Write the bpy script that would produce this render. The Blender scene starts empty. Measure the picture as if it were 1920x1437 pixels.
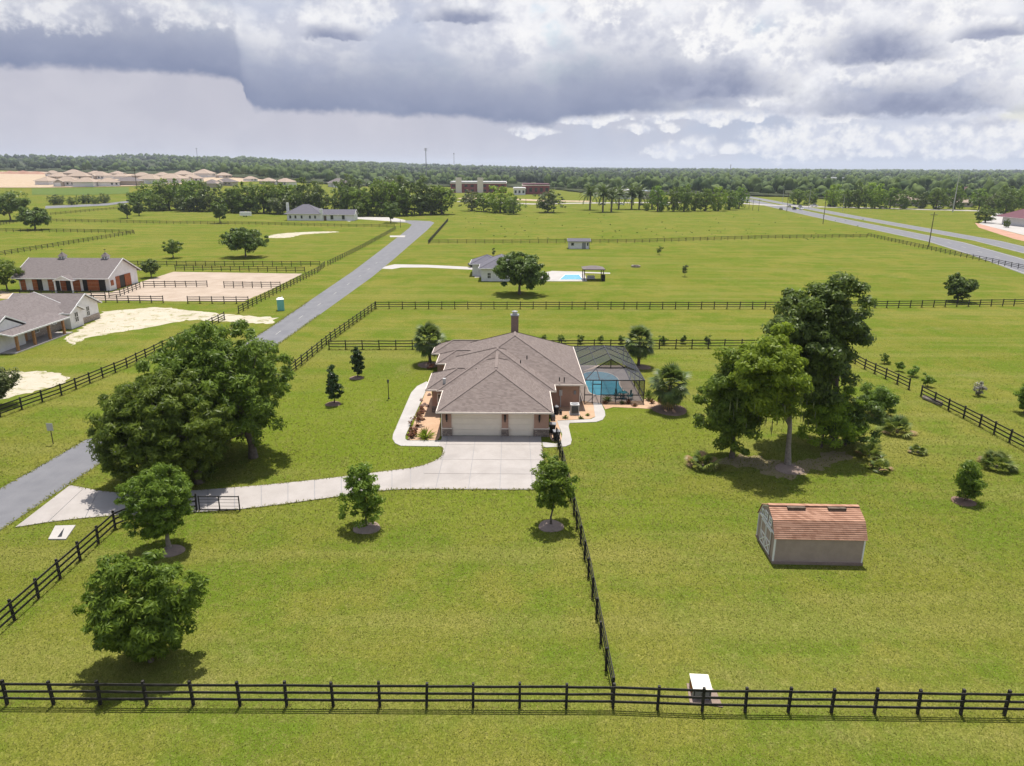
import bpy, math, random
import numpy as np
from mathutils import Matrix, Vector
random.seed(7)
R = math.radians
scn = bpy.context.scene
col = scn.collection

# ------------------------------------------------------------------ camera
FPX, CX, CY, CAMH, HOR, ROLL = 1330.0, 960.0, 718.5, 25.2, 314.0, R(0.3)
PIT = math.atan((CY - HOR) / FPX)
_cp, _sp, _cr, _sr = math.cos(PIT), math.sin(PIT), math.cos(ROLL), math.sin(ROLL)
cam_d = bpy.data.cameras.new('camera')
cam_d.sensor_width = 36.0
cam_d.lens = FPX / 1920 * 36.0
cam_d.clip_start = 0.5
cam_d.clip_end = 40000
cam = bpy.data.objects.new('camera', cam_d)
col.objects.link(cam)
_up0 = Vector((0, _sp, _cp)); _x0 = Vector((1, 0, 0))
_r = _x0 * _cr + _up0 * _sr
_u = _up0 * _cr - _x0 * _sr
_f = Vector((0, _cp, -_sp))
M = Matrix(((_r.x, _u.x, -_f.x, 0), (_r.y, _u.y, -_f.y, 0), (_r.z, _u.z, -_f.z, CAMH), (0, 0, 0, 1)))
cam.matrix_world = M
scn.camera = cam

# ------------------------------------------------------------------ exposure
vs = scn.view_settings
scn.display_settings.display_device = 'sRGB'
vs.view_transform = 'Standard'; vs.look = 'None'; vs.gamma = 1.0; vs.exposure = EXPOSURE = 0.5
vs.use_curve_mapping = False
scn.cycles.use_denoising = True
scn.cycles.max_bounces = 6
scn.cycles.transparent_max_bounces = 16
scn.cycles.volume_bounces = 0

def lin(r, g, b):
    f = lambda c: (c / 12.92 if c <= 0.04045 else ((c + 0.055) / 1.055) ** 2.4)
    return (f(r / 255), f(g / 255), f(b / 255))

# ------------------------------------------------------------------ sun
SUN_EL, SUN_AZ = R(73), R(5)          # azimuth from +Y (away from camera) towards +X
sd = bpy.data.lights.new('sun', 'SUN'); sd.energy = 4.6; sd.angle = R(0.6); sd.color = (1.0, 0.955, 0.88)
so = bpy.data.objects.new('sun', sd); col.objects.link(so)
so.rotation_euler = (-(math.pi / 2 - SUN_EL), 0, -SUN_AZ)
so.location = (0, 100, 200)

# ------------------------------------------------------------------ pixel -> world helpers (photo is 1920x1437)
def ray(px, py):
    u = (px - CX) / FPX; v = (CY - py) / FPX
    x = u * _cr - v * _sr; y = u * _sr + v * _cr
    return (x, _cp + y * _sp, -_sp + y * _cp)
def sm(t):
    t = min(1.0, max(0.0, t)); return t * t * (3 - 2 * t)
def terr(x, y):
    h = 9.5 * sm((y - 430) / 230) * sm((-x - 95 - 0.12 * (y - 400)) / 160)
    r = math.hypot(x, y)
    if r > 900:
        a = math.degrees(math.atan2(x, y))
        left = sm((-a + 12) / 45)
        far = sm((r - 900) / 3000)
        h += far * (10 + 46 * left) * (0.8 + 0.12 * math.sin(a * 0.31 + r * 0.0007) + 0.06 * math.sin(a * 0.9 + 2 + r * 0.0013))
    return h
def at(px, py, z=None):
    d = ray(px, py)
    if z is not None:
        t = (z - CAMH) / d[2]; return Vector((d[0] * t, d[1] * t, z))
    t = -CAMH / d[2] if d[2] < -1e-5 else 9000
    if t < 400: return Vector((d[0] * t, d[1] * t, 0))
    t = 380
    while t < 9000:
        if CAMH + d[2] * t <= terr(d[0] * t, d[1] * t): break
        t *= 1.004
    return Vector((d[0] * t, d[1] * t, terr(d[0] * t, d[1] * t)))
def depth(X, Y, Z=0): return Y * _cp - (Z - CAMH) * _sp
def proj(X, Y, Z):
    z = Z - CAMH; f = Y * _cp - z * _sp; up = Y * _sp + z * _cp
    x = X / f; y = up / f
    return (CX + FPX * (x * _cr + y * _sr), CY - FPX * (-x * _sr + y * _cr))
def zat(p, py):
    a, b = -5.0, 120.0
    for _ in range(50):
        m = (a + b) / 2
        if proj(p[0], p[1], m)[1] > py: a = m
        else: b = m
    return a
def sky_ae(px, py):
    d = ray(px, py); l = math.sqrt(sum(c * c for c in d))
    return math.degrees(math.atan2(d[0], d[1])), math.degrees(math.asin(d[2] / l))

# ------------------------------------------------------------------ node helper
class NT:
    def __init__(s, tree): s.t = tree; s.n = tree.nodes; s.l = tree.links
    def new(s, typ, **kw):
        n = s.n.new(typ)
        for k, v in kw.items(): setattr(n, k, v)
        return n
    def set(s, sock, v):
        if isinstance(v, bpy.types.NodeSocket): s.l.new(v, sock)
        elif v is not None:
            if isinstance(v, tuple) and len(v) == 3 and sock.type == 'RGBA': v = v + (1,)
            sock.default_value = v
    def m(s, op, a, b=None, c=None, clamp=False):
        n = s.new('ShaderNodeMath', operation=op, use_clamp=clamp)
        for i, v in enumerate((a, b, c)):
            if v is not None: s.set(n.inputs[i], v)
        return n.outputs[0]
    def add(s, a, b): return s.m('ADD', a, b)
    def sub(s, a, b): return s.m('SUBTRACT', a, b)
    def mul(s, a, b): return s.m('MULTIPLY', a, b)
    def mr(s, v, a, b, c=0.0, d=1.0, smooth=True):
        n = s.new('ShaderNodeMapRange', interpolation_type='SMOOTHSTEP' if smooth else 'LINEAR')
        for i, x in enumerate((v, a, b, c, d)): s.set(n.inputs[i], x)
        return n.outputs[0]
    def mix(s, f, a, b, blend='MIX'):
        n = s.new('ShaderNodeMix', data_type='RGBA', blend_type=blend)
        s.set(n.inputs[0], f); s.set(n.inputs[6], a); s.set(n.inputs[7], b)
        return n.outputs[2]
    def noise(s, vec, scale, detail=4, rough=0.55, dist=0.0, out=0):
        n = s.new('ShaderNodeTexNoise')
        s.set(n.inputs['Vector'], vec); n.inputs['Scale'].default_value = scale
        n.inputs['Detail'].default_value = detail; n.inputs['Roughness'].default_value = rough
        n.inputs['Distortion'].default_value = dist
        return n.outputs[out]
    def curve(s, v, pts):
        n = s.new('ShaderNodeFloatCurve'); c = n.mapping.curves[0]
        while len(c.points) < len(pts): c.points.new(0.5, 0.5)
        for p, (x, y) in zip(c.points, pts): p.location = (x, y); p.handle_type = 'AUTO_CLAMPED'
        n.mapping.update(); s.set(n.inputs['Value'], v)
        return n.outputs[0]
    def scalev(s, v, sc):
        n = s.new('ShaderNodeVectorMath', operation='MULTIPLY'); s.set(n.inputs[0], v); n.inputs[1].default_value = sc
        return n.outputs[0]

# ------------------------------------------------------------------ world: Nishita sky with a deck of cumulus and a storm base
world = bpy.data.worlds.new('World'); scn.world = world; world.use_nodes = True
wt = NT(world.node_tree); wt.n.clear()
tc = wt.new('ShaderNodeTexCoord').outputs['Generated']
sep = wt.new('ShaderNodeSeparateXYZ'); wt.l.new(tc, sep.inputs[0])
A0 = wt.mul(wt.m('ARCTAN2', sep.outputs[0], sep.outputs[1]), 180 / math.pi)
E0 = wt.mul(wt.m('ARCSINE', sep.outputs[2]), 180 / math.pi)
dirv = wt.scalev(tc, (1, 1, 1.5))
nA = wt.noise(dirv, 9, 7, 0.55); nB = wt.noise(wt.scalev(tc, (1, 1, 1.35)), 24, 8, 0.58)
nC = wt.noise(wt.scalev(tc, (1, 1, 1.2)), 60, 7, 0.6)
nD = wt.noise(wt.scalev(tc, (1, 1, 2.6)), 5.5, 5, 0.5)
A = wt.add(A0, wt.add(wt.mul(wt.sub(nA, 0.5), 5.0), wt.mul(wt.sub(nB, 0.5), 2.2)))
E = wt.add(E0, wt.add(wt.mul(wt.sub(nB, 0.5), 1.5), wt.mul(wt.sub(nC, 0.5), 0.8)))
Eb = wt.add(E0, wt.add(wt.mul(wt.sub(nB, 0.5), 1.0), wt.mul(wt.sub(nC, 0.5), 0.7)))
sk = wt.new('ShaderNodeTexSky', sky_type='NISHITA'); sk.sun_disc = False
sk.sun_elevation = SUN_EL; sk.sun_rotation = SUN_AZ; sk.altitude = 30; sk.air_density = 1.3; sk.dust_density = 2.0
clear = wt.mix(1.0, sk.outputs[0], (0.10, 0.10, 0.10), 'MULTIPLY')
K = 1 / 2 ** EXPOSURE
def rad(r, g, b): return tuple(c * K for c in lin(r, g, b))
def norm_a(a): return min(1, max(0, (a + 42) / 84))
base_pts = [(-400, 126), (0, 130), (150, 131), (300, 137), (400, 147), (452, 160), (468, 204), (520, 210), (640, 213), (760, 217), (880, 224), (960, 232), (1030, 238), (1055, 226), (1110, 219), (1220, 212), (1330, 208), (1420, 214), (1480, 226), (1560, 232), (1700, 238), (1850, 232), (2300, 228)]
cp = []
for (px, py) in base_pts:
    a, e = sky_ae(px, py); cp.append((norm_a(a), e / 14.0))
base = wt.mul(wt.curve(wt.mr(wt.add(A0, wt.mul(wt.sub(nB, 0.5), 0.9)), -42, 42, 0, 1, False), cp), 14.0)
t = wt.sub(Eb, base)
mainmask = wt.mr(t, -0.24, 0.40)
env = wt.mr(A, sky_ae(1180, 200)[0], sky_ae(1500, 150)[0], 1.0, 0.0)      # the storm base thins out to the right
dark = wt.mul(wt.mr(wt.add(t, wt.add(wt.mul(wt.sub(nA, 0.5), -4.5), wt.mul(wt.sub(nB, 0.5), -2.2))), 0.6, 6.6, 1.0, 0.0), env)
# background of the deck: white cumulus with soft grey shading
puff = wt.mr(wt.add(wt.mul(nA, 0.5), wt.mul(nB, 0.5)), 0.41, 0.56)
deck = wt.mix(puff, rad(204, 207, 221), rad(246, 246, 249))
deck = wt.mix(wt.mr(nD, 0.50, 0.66, 0, 0.65), deck, rad(178, 187, 211))
gap = wt.mr(wt.add(nA, wt.mul(nC, 0.25)), 0.70, 0.84, 0, 0.5)
deck = wt.mix(gap, deck, clear)
stormc = wt.mix(wt.mr(nA, 0.3, 0.7), rad(126, 136, 166), rad(150, 158, 183))
stormc = wt.mix(wt.mr(t, 0.0, 1.1, 0.45, 0.0), stormc, rad(118, 130, 162))
above = wt.mix(dark, deck, stormc)
def blob(px, py, w, h, soft=0.55, flat=2.6, rag=1.0):
    a, e = sky_ae(px, py); wa = w / FPX * 57.3; we = h / FPX * 57.3
    dx = wt.mul(wt.sub(A, a), 1 / wa)
    de = wt.sub(E if flat < 2 else Eb, e)
    dy = wt.m('MAXIMUM', wt.mul(de, 1 / we), wt.mul(de, -flat / we))
    r = wt.m('SQRT', wt.add(wt.mul(dx, dx), wt.mul(dy, dy)))
    v = wt.add(wt.sub(1.0, r), wt.add(wt.mul(wt.sub(nB, 0.5), rag), wt.mul(wt.sub(nC, 0.5), rag * 0.9)))
    return wt.mr(v, 0.0, soft)
def blobs(lst, **kw):
    o = None
    for b in lst:
        v = blob(*b, **kw); o = v if o is None else wt.m('MAXIMUM', o, v)
    return o
whites_l = blobs([(985, 85, 50, 40), (430, 40, 28, 32), (330, 30, 120, 40), (620, 40, 90, 45), (100, 30, 90, 40), (700, 20, 60, 40), (1180, 30, 70, 40)], soft=0.75, flat=1.6, rag=1.0)
whites = blobs([(1440, 170, 75, 45), (1510, 100, 70, 80), (1700, 145, 130, 40), (1860, 100, 60, 60), (1150, 20, 80, 40), (1560, 215, 60, 30), (1900, 170, 60, 40), (1350, 60, 90, 60), (1780, 30, 70, 30)], soft=0.45, flat=1.6, rag=1.2)
whites = wt.m('MAXIMUM', whites, wt.mul(whites_l, 0.7))
wshade = wt.mix(wt.mr(wt.add(wt.mul(nC, 0.6), wt.mul(nB, 0.4)), 0.40, 0.58), rad(214, 216, 227), rad(252, 251, 251))
above = wt.mix(wt.mul(whites, 0.95), above, wshade)
greys = blobs([(1690, 206, 230, 60), (1640, 108, 125, 62), (1865, 66, 70, 22), (860, 40, 95, 30), (620, 70, 85, 26), (1340, 175, 190, 60)], soft=0.8, flat=4.0, rag=0.8)
above = wt.mix(wt.mul(greys, 0.95), above, wt.mix(wt.mr(nB, 0.3, 0.7), rad(130, 139, 168), rad(164, 170, 193)))
# below the base: rain veil on the left, pale blue on the right, small cumulus low down
side = wt.mr(A0, sky_ae(700, 250)[0], sky_ae(1400, 250)[0])
below = wt.mix(side, rad(196, 195, 207), rad(186, 196, 217))
rain = wt.noise(wt.scalev(tc, (1, 1, 0.12)), 16, 4, 0.6)
below = wt.mix(wt.mr(rain, 0.35, 0.65, 0.0, 0.35), below, rad(182, 183, 198))
below = wt.mix(wt.mr(nA, 0.42, 0.62, 0, 0.5), below, rad(206, 205, 215))
below = wt.mix(wt.mr(E0, 0.0, 0.9, 0.5, 0.0), below, rad(190, 197, 214))
low = blobs([(1252, 286, 40, 20), (1310, 287, 50, 32), (1362, 287, 40, 20), (1195, 246, 36, 16), (1262, 244, 20, 16), (1440, 282, 65, 52), (1520, 275, 70, 80), (1600, 262, 70, 50), (1700, 272, 110, 55), (1830, 280, 110, 50), (1930, 270, 70, 60), (1080, 232, 60, 14), (990, 250, 50, 16), (1120, 225, 110, 12), (1350, 222, 150, 22)], soft=0.5, flat=2.6, rag=1.3)
lowc = wt.mix(wt.mr(nC, 0.35, 0.62), rad(212, 216, 230), rad(250, 249, 249))
below = wt.mix(wt.mul(low, 0.9), below, lowc)
right_low = wt.mr(E0, 1.9, 3.2)     # the deck on the right ends in a bright ragged line
cl = wt.mix(wt.mul(mainmask, 1.0), below, above)
# far to the sides and overhead the same broken deck goes on
high = wt.mr(E0, 13, 22)
open_sky = wt.mix(wt.mr(wt.add(nA, wt.mul(wt.sub(nD, 0.5), 0.8)), 0.46, 0.60), clear, deck)   # broken clouds with blue between
cl = wt.mix(high, cl, open_sky)
ground_side = wt.mr(E0, -1.0, -0.2)
cl = wt.mix(ground_side, rad(90, 100, 90), cl)
bg = wt.new('ShaderNodeBackground'); wt.set(bg.inputs[0], cl); bg.inputs[1].default_value = 1.0
wo = wt.new('ShaderNodeOutputWorld'); wt.l.new(bg.outputs[0], wo.inputs[0])
world.cycles.sampling_method = 'MANUAL'; world.cycles.sample_map_resolution = 512

# ------------------------------------------------------------------ mesh helpers
class MB:
    def __init__(s): s.v = []; s.f = []
    def poly(s, pts):
        i = len(s.v); s.v += [tuple(p) for p in pts]; s.f.append(tuple(range(i, i + len(pts)))); return s
    def box(s, x0, x1, y0, y1, z0, z1):
        i = len(s.v)
        s.v += [(x0, y0, z0), (x1, y0, z0), (x1, y1, z0), (x0, y1, z0), (x0, y0, z1), (x1, y0, z1), (x1, y1, z1), (x0, y1, z1)]
        s.f += [tuple(i + k for k in q) for q in ((0, 3, 2, 1), (4, 5, 6, 7), (0, 1, 5, 4), (1, 2, 6, 5), (2, 3, 7, 6), (3, 0, 4, 7))]
        return s
    def prism(s, pts, z0, z1):
        n = len(pts); i = len(s.v)
        if sum(pts[k][0] * pts[(k + 1) % n][1] - pts[(k + 1) % n][0] * pts[k][1] for k in range(n)) < 0: pts = pts[::-1]
        s.v += [(p[0], p[1], z0) for p in pts] + [(p[0], p[1], z1) for p in pts]
        s.f.append(tuple(i + n + k for k in range(n))); s.f.append(tuple(i + k for k in reversed(range(n))))
        for k in range(n): s.f.append((i + k, i + (k + 1) % n, i + n + (k + 1) % n, i + n + k))
        return s
    def tube(s, p0, p1, r0, r1=None, n=6, cap=True):
        r1 = r0 if r1 is None else r1
        p0, p1 = Vector(p0), Vector(p1); d = (p1 - p0)
        if d.length < 1e-6: return s
        d.normalize(); a = d.orthogonal().normalized(); b = d.cross(a); i = len(s.v)
        for p, r in ((p0, r0), (p1, r1)):
            for k in range(n):
                w = 2 * math.pi * k / n; s.v.append(tuple(p + a * (r * math.cos(w)) + b * (r * math.sin(w))))
        for k in range(n): s.f.append((i + k, i + (k + 1) % n, i + n + (k + 1) % n, i + n + k))
        if cap: s.f.append(tuple(i + k for k in reversed(range(n)))); s.f.append(tuple(i + n + k for k in range(n)))
        return s
    def bar(s, p0, p1, w, h):
        p0, p1 = Vector(p0), Vector(p1); d = (p1 - p0).normalized()
        up = Vector((0, 0, 1)) if abs(d.z) < 0.95 else Vector((1, 0, 0))
        a = d.cross(up).normalized() * (w / 2); b = a.cross(d).normalized() * (h / 2); i = len(s.v)
        for p in (p0, p1):
            for q in (-a - b, a - b, a + b, -a + b): s.v.append(tuple(p + q))
        s.f += [tuple(i + k for k in q) for q in ((0, 1, 2, 3), (7, 6, 5, 4), (0, 4, 5, 1), (1, 5, 6, 2), (2, 6, 7, 3), (3, 7, 4, 0))]
        return s
    def build(s, name, mat, parent=None, loc=None, smooth=False):
        me = bpy.data.meshes.new(name); me.from_pydata(s.v, [], s.f)
        me.materials.append(mat)
        if smooth: me.polygons.foreach_set('use_smooth', [True] * len(me.polygons))
        me.update(); return link(name, me, parent, loc)
def link(name, me, parent=None, loc=None):
    o = bpy.data.objects.new(name, me); col.objects.link(o)
    if parent: o.parent = parent
    if loc is not None: o.location = loc
    return o
def npmesh(name, V, F, mat, smooth=False):
    V = np.asarray(V, dtype=np.float32); F = np.asarray(F, dtype=np.int32)
    me = bpy.data.meshes.new(name); k = F.shape[1]
    me.vertices.add(len(V)); me.vertices.foreach_set('co', V.ravel())
    me.loops.add(F.size); me.loops.foreach_set('vertex_index', F.ravel())
    me.polygons.add(len(F)); me.polygons.foreach_set('loop_start', np.arange(0, F.size, k, dtype=np.int32))
    if smooth: me.polygons.foreach_set('use_smooth', np.ones(len(F), dtype=bool))
    me.materials.append(mat); me.update(calc_edges=True); return me
def tag(o, label=None, cat=None, group=None, kind=None):
    for k, v in (('label', label), ('category', cat), ('group', group), ('kind', kind)):
        if v: o[k] = v
    return o
def thing(name, label, cat, loc=(0, 0, 0), rz=0.0, group=None):
    o = bpy.data.objects.new(name, None); col.objects.link(o); o.location = loc; o.rotation_euler.z = rz
    o.empty_display_size = 0.3
    return tag(o, label, cat, group)
def struct(name, mb, mat, label=None, parent=None):
    o = mb.build(name, mat, parent)
    if not parent: o['kind'] = 'structure'
    if label: o['label'] = label
    return o

# ------------------------------------------------------------------ materials
def mat(name):
    m = bpy.data.materials.new(name); m.use_nodes = True; t = NT(m.node_tree)
    b = m.node_tree.nodes['Principled BSDF']; return m, t, b
def pos(t): return t.new('ShaderNodeNewGeometry').outputs['Position']
def obj_co(t): return t.new('ShaderNodeTexCoord').outputs['Object']
def plain(name, c, rough=0.7, var=0.12, scale=3.0, metal=0.0, spec=0.3, bump=0.0, space='obj', c2=None):
    m, t, b = mat(name); v = obj_co(t) if space == 'obj' else pos(t)
    n = t.noise(v, scale, 5, 0.6)
    lo = tuple(x * (1 - var) for x in c); hi = tuple(min(1, x * (1 + var)) for x in c) if c2 is None else c2
    t.set(b.inputs['Base Color'], t.mix(t.mr(n, 0.3, 0.7), lo, hi))
    b.inputs['Roughness'].default_value = rough; b.inputs['Metallic'].default_value = metal; b.inputs['Specular IOR Level'].default_value = spec
    if bump:
        bp = t.new('ShaderNodeBump'); bp.inputs['Strength'].default_value = bump; bp.inputs['Distance'].default_value = 0.03
        t.set(bp.inputs['Height'], t.noise(v, scale * 8, 4, 0.6)); t.l.new(bp.outputs[0], b.inputs['Normal'])
    return m
def leaf_mat(name, dark, light, trans=0.3, rough=0.55, ns=0.8, nw=0.3, spec=0.25):
    m, t, b = mat(name)
    g = t.new('ShaderNodeNewGeometry'); oi = t.new('ShaderNodeObjectInfo')
    f = t.mr(g.outputs['Random Per Island'], 0, 1, 0, 1, False)
    n = t.noise(obj_co(t), ns, 3)
    f = t.add(t.mul(f, 1 - nw), t.mul(t.mr(n, 0.3, 0.7), nw))
    c = t.mix(f, dark, light)
    hs = t.new('ShaderNodeHueSaturation'); t.set(hs.inputs['Color'], c)
    t.set(hs.inputs['Value'], t.mr(oi.outputs['Random'], 0, 1, 0.85, 1.15, False))
    t.set(hs.inputs['Hue'], t.mr(oi.outputs['Random'], 0, 1, 0.49, 0.508, False))
    c = hs.outputs[0]
    t.set(b.inputs['Base Color'], c); b.inputs['Roughness'].default_value = rough - 0.1; b.inputs['Specular IOR Level'].default_value = spec
    tr = t.new('ShaderNodeBsdfTranslucent'); t.set(tr.inputs[0], t.mix(0.5, c, (0.16, 0.22, 0.03)))
    mx = t.new('ShaderNodeMixShader'); mx.inputs[0].default_value = trans
    t.l.new(b.outputs[0], mx.inputs[1]); t.l.new(tr.outputs[0], mx.inputs[2])
    t.l.new(mx.outputs[0], m.node_tree.nodes['Material Output'].inputs[0]); return m

def grass_mat():
    m, t, b = mat('lawn_grass'); p = pos(t)
    big = t.noise(p, 0.035, 4, 0.55); mid = t.noise(p, 0.22, 5, 0.6); fine = t.noise(p, 2.2, 5, 0.7, 0.8)
    stroke = t.noise(t.scalev(p, (1.0, 0.75, 1)), 6.5, 3, 0.6, 2.2)
    streak = t.noise(t.scalev(p, (0.02, 0.22, 1)), 1.0, 4, 0.6)
    c = t.mix(t.mr(big, 0.35, 0.65), (0.152, 0.159, 0.026), (0.203, 0.190, 0.040))
    c = t.mix(t.mr(t.add(t.mul(mid, 0.5), t.mul(t.noise(p, 0.09, 4, 0.6), 0.5)), 0.42, 0.58, 0, 0.95), c, (0.096, 0.150, 0.014))
    c = t.mix(t.mr(streak, 0.45, 0.65, 0, 0.6), c, (0.215, 0.200, 0.056))
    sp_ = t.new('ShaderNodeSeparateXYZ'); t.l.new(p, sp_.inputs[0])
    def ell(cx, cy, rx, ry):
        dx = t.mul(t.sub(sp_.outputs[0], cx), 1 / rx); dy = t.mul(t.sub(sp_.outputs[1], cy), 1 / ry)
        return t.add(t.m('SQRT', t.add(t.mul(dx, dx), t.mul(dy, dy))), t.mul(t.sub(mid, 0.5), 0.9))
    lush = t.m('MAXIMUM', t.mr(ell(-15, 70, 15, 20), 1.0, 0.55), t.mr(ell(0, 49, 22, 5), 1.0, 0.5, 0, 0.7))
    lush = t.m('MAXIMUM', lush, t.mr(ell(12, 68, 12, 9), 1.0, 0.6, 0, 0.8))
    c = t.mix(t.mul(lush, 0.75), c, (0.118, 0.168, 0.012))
    mow = t.m('SINE', t.add(t.mul(sp_.outputs[1], 2.4), t.mul(mid, 5.0)))
    c = t.mix(t.mr(mow, -1, 1, 0.0, 0.16), c, (0.10, 0.125, 0.012))
    bare = t.noise(p, 0.11, 6, 0.7, 0.5)
    c = t.mix(t.mr(bare, 0.56, 0.72, 0, 0.55), c, (0.225, 0.195, 0.075))
    c = t.mix(t.mr(fine, 0.45, 0.75, 0, 0.55), c, (0.235, 0.212, 0.075))
    c = t.mix(t.mr(stroke, 0.40, 0.62, 0.6, 0.0), c, (0.062, 0.078, 0.008))
    c = t.mix(t.mr(stroke, 0.58, 0.74, 0.0, 0.6), c, (0.27, 0.255, 0.070))
    t.set(b.inputs['Base Color'], c); b.inputs['Roughness'].default_value = 1.0; b.inputs['Specular IOR Level'].default_value = 0.0
    bp = t.new('ShaderNodeBump'); bp.inputs['Strength'].default_value = 0.8; bp.inputs['Distance'].default_value = 0.06
    t.set(bp.inputs['Height'], t.add(stroke, t.mul(fine, 0.6))); t.l.new(bp.outputs[0], b.inputs['Normal'])
    return m
def asphalt_mat():
    m, t, b = mat('asphalt'); p = pos(t)
    n = t.noise(p, 0.4, 5, 0.6); f = t.noise(p, 14, 3, 0.7); s = t.noise(t.scalev(p, (1, 0.06, 1)), 0.9, 4)
    c = t.mix(t.mr(n, 0.3, 0.7), (0.118, 0.118, 0.130), (0.150, 0.149, 0.160))
    c = t.mix(t.mr(s, 0.45, 0.7, 0, 0.4), c, (0.175, 0.172, 0.178)); c = t.mix(t.mr(f, 0.35, 0.7, 0, 0.25), c, (0.08, 0.08, 0.085))
    t.set(b.inputs['Base Color'], c); b.inputs['Roughness'].default_value = 0.85; return m
def concrete_mat(name, c0, c1):
    m, t, b = mat(name); p = pos(t); oi = t.new('ShaderNodeObjectInfo').outputs['Random']
    n = t.noise(p, 0.6, 6, 0.65); f = t.noise(p, 9, 4, 0.7); st = t.noise(p, 0.17, 4, 0.6, 1.0)
    c = t.mix(t.mr(n, 0.3, 0.7), c0, c1); c = t.mix(t.mr(st, 0.46, 0.7, 0, 0.5), c, tuple(x * 0.74 for x in c0))
    c = t.mix(t.mr(f, 0.4, 0.75, 0, 0.15), c, tuple(x * 0.6 for x in c0))
    c = t.mix(t.mr(oi, 0, 1, 0, 0.16, False), c, (0.27, 0.25, 0.24))
    t.set(b.inputs['Base Color'], c); b.inputs['Roughness'].default_value = 0.85; return m
def shingle_mat(name, c0, c1, c2, row=0.16):
    m, t, b = mat(name); p = pos(t); sx = t.new('ShaderNodeSeparateXYZ'); t.l.new(p, sx.inputs[0])
    rows = t.mul(sx.outputs[2], 1 / (row * 0.45)); ri = t.m('FLOOR', rows); fr = t.m('FRACT', rows)
    u = t.add(t.add(sx.outputs[0], sx.outputs[1]), t.mul(ri, 0.137)); ui = t.m('FLOOR', t.mul(u, 1 / 0.30))
    cv = t.new('ShaderNodeCombineXYZ'); t.l.new(ri, cv.inputs[0]); t.l.new(ui, cv.inputs[1])
    wn = t.new('ShaderNodeTexWhiteNoise', noise_dimensions='2D'); t.l.new(cv.outputs[0], wn.inputs['Vector'])
    n = t.noise(p, 0.5, 5, 0.6); f = t.noise(p, 18, 3, 0.7)
    c = t.mix(t.mr(wn.outputs['Value'], 0, 1, 0, 1, False), c0, c1); c = t.mix(t.mr(n, 0.4, 0.7, 0, 0.5), c, c2)
    c = t.mix(t.mr(fr, 0.0, 0.22, 0.45, 0.0), c, tuple(x * 0.45 for x in c0)); c = t.mix(t.mr(f, 0.4, 0.8, 0, 0.3), c, tuple(x * 1.25 for x in c1))
    t.set(b.inputs['Base Color'], c); b.inputs['Roughness'].default_value = 0.95; b.inputs['Specular IOR Level'].default_value = 0.1; return m
def stone_mat(name, a, bc, mortar, scale=5.0):
    m, t, b = mat(name); v = t.new('ShaderNodeTexVoronoi', feature='DISTANCE_TO_EDGE'); v2 = t.new('ShaderNodeTexVoronoi')
    for x in (v, v2): x.inputs['Scale'].default_value = scale; t.l.new(t.scalev(pos(t), (1, 1, 2.0)), x.inputs['Vector'])
    sc = t.new('ShaderNodeSeparateColor'); t.l.new(v2.outputs['Color'], sc.inputs[0])
    c = t.mix(sc.outputs[0], a, bc); c = t.mix(t.mr(v.outputs['Distance'], 0.02, 0.08, 1, 0), c, mortar)
    t.set(b.inputs['Base Color'], c); b.inputs['Roughness'].default_value = 0.9; return m
def sand_mat(name, c0, c1, c2=None, tuft=None):
    m, t, b = mat(name); p = pos(t); n = t.noise(p, 0.25, 6, 0.65, 0.6); f = t.noise(p, 5, 4, 0.7)
    c = t.mix(t.mr(n, 0.3, 0.7), c0, c1); c = t.mix(t.mr(f, 0.4, 0.75, 0, 0.4), c, c2 or tuple(x * 0.7 for x in c0))
    if tuft: c = t.mix(t.mr(t.noise(p, 0.55, 6, 0.7, 0.8), 0.52, 0.64, 0, tuft), c, (0.165, 0.17, 0.04))
    t.set(b.inputs['Base Color'], c); b.inputs['Roughness'].default_value = 0.95; b.inputs['Specular IOR Level'].default_value = 0.1
    bp = t.new('ShaderNodeBump'); bp.inputs['Strength'].default_value = 0.4; bp.inputs['Distance'].default_value = 0.04
    t.set(bp.inputs['Height'], f); t.l.new(bp.outputs[0], b.inputs['Normal']); return m
def screen_mat(op=0.42):
    m, t, b = mat('pool_screen'); b.inputs['Base Color'].default_value = (0.025, 0.026, 0.036, 1); b.inputs['Roughness'].default_value = 0.6
    tr = t.new('ShaderNodeBsdfTransparent'); mx = t.new('ShaderNodeMixShader'); mx.inputs[0].default_value = op
    t.l.new(tr.outputs[0], mx.inputs[1]); t.l.new(b.outputs[0], mx.inputs[2]); t.l.new(mx.outputs[0], m.node_tree.nodes['Material Output'].inputs[0]); return m
def water_mat(name, c0, c1):
    m, t, b = mat(name); p = pos(t); n = t.noise(p, 0.9, 3)
    t.set(b.inputs['Base Color'], t.mix(t.mr(n, 0.3, 0.7), c0, c1)); b.inputs['Roughness'].default_value = 0.06
    bp = t.new('ShaderNodeBump'); bp.inputs['Strength'].default_value = 0.12; bp.inputs['Distance'].default_value = 0.05
    t.set(bp.inputs['Height'], t.noise(p, 4, 3)); t.l.new(bp.outputs[0], b.inputs['Normal']); return m

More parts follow.
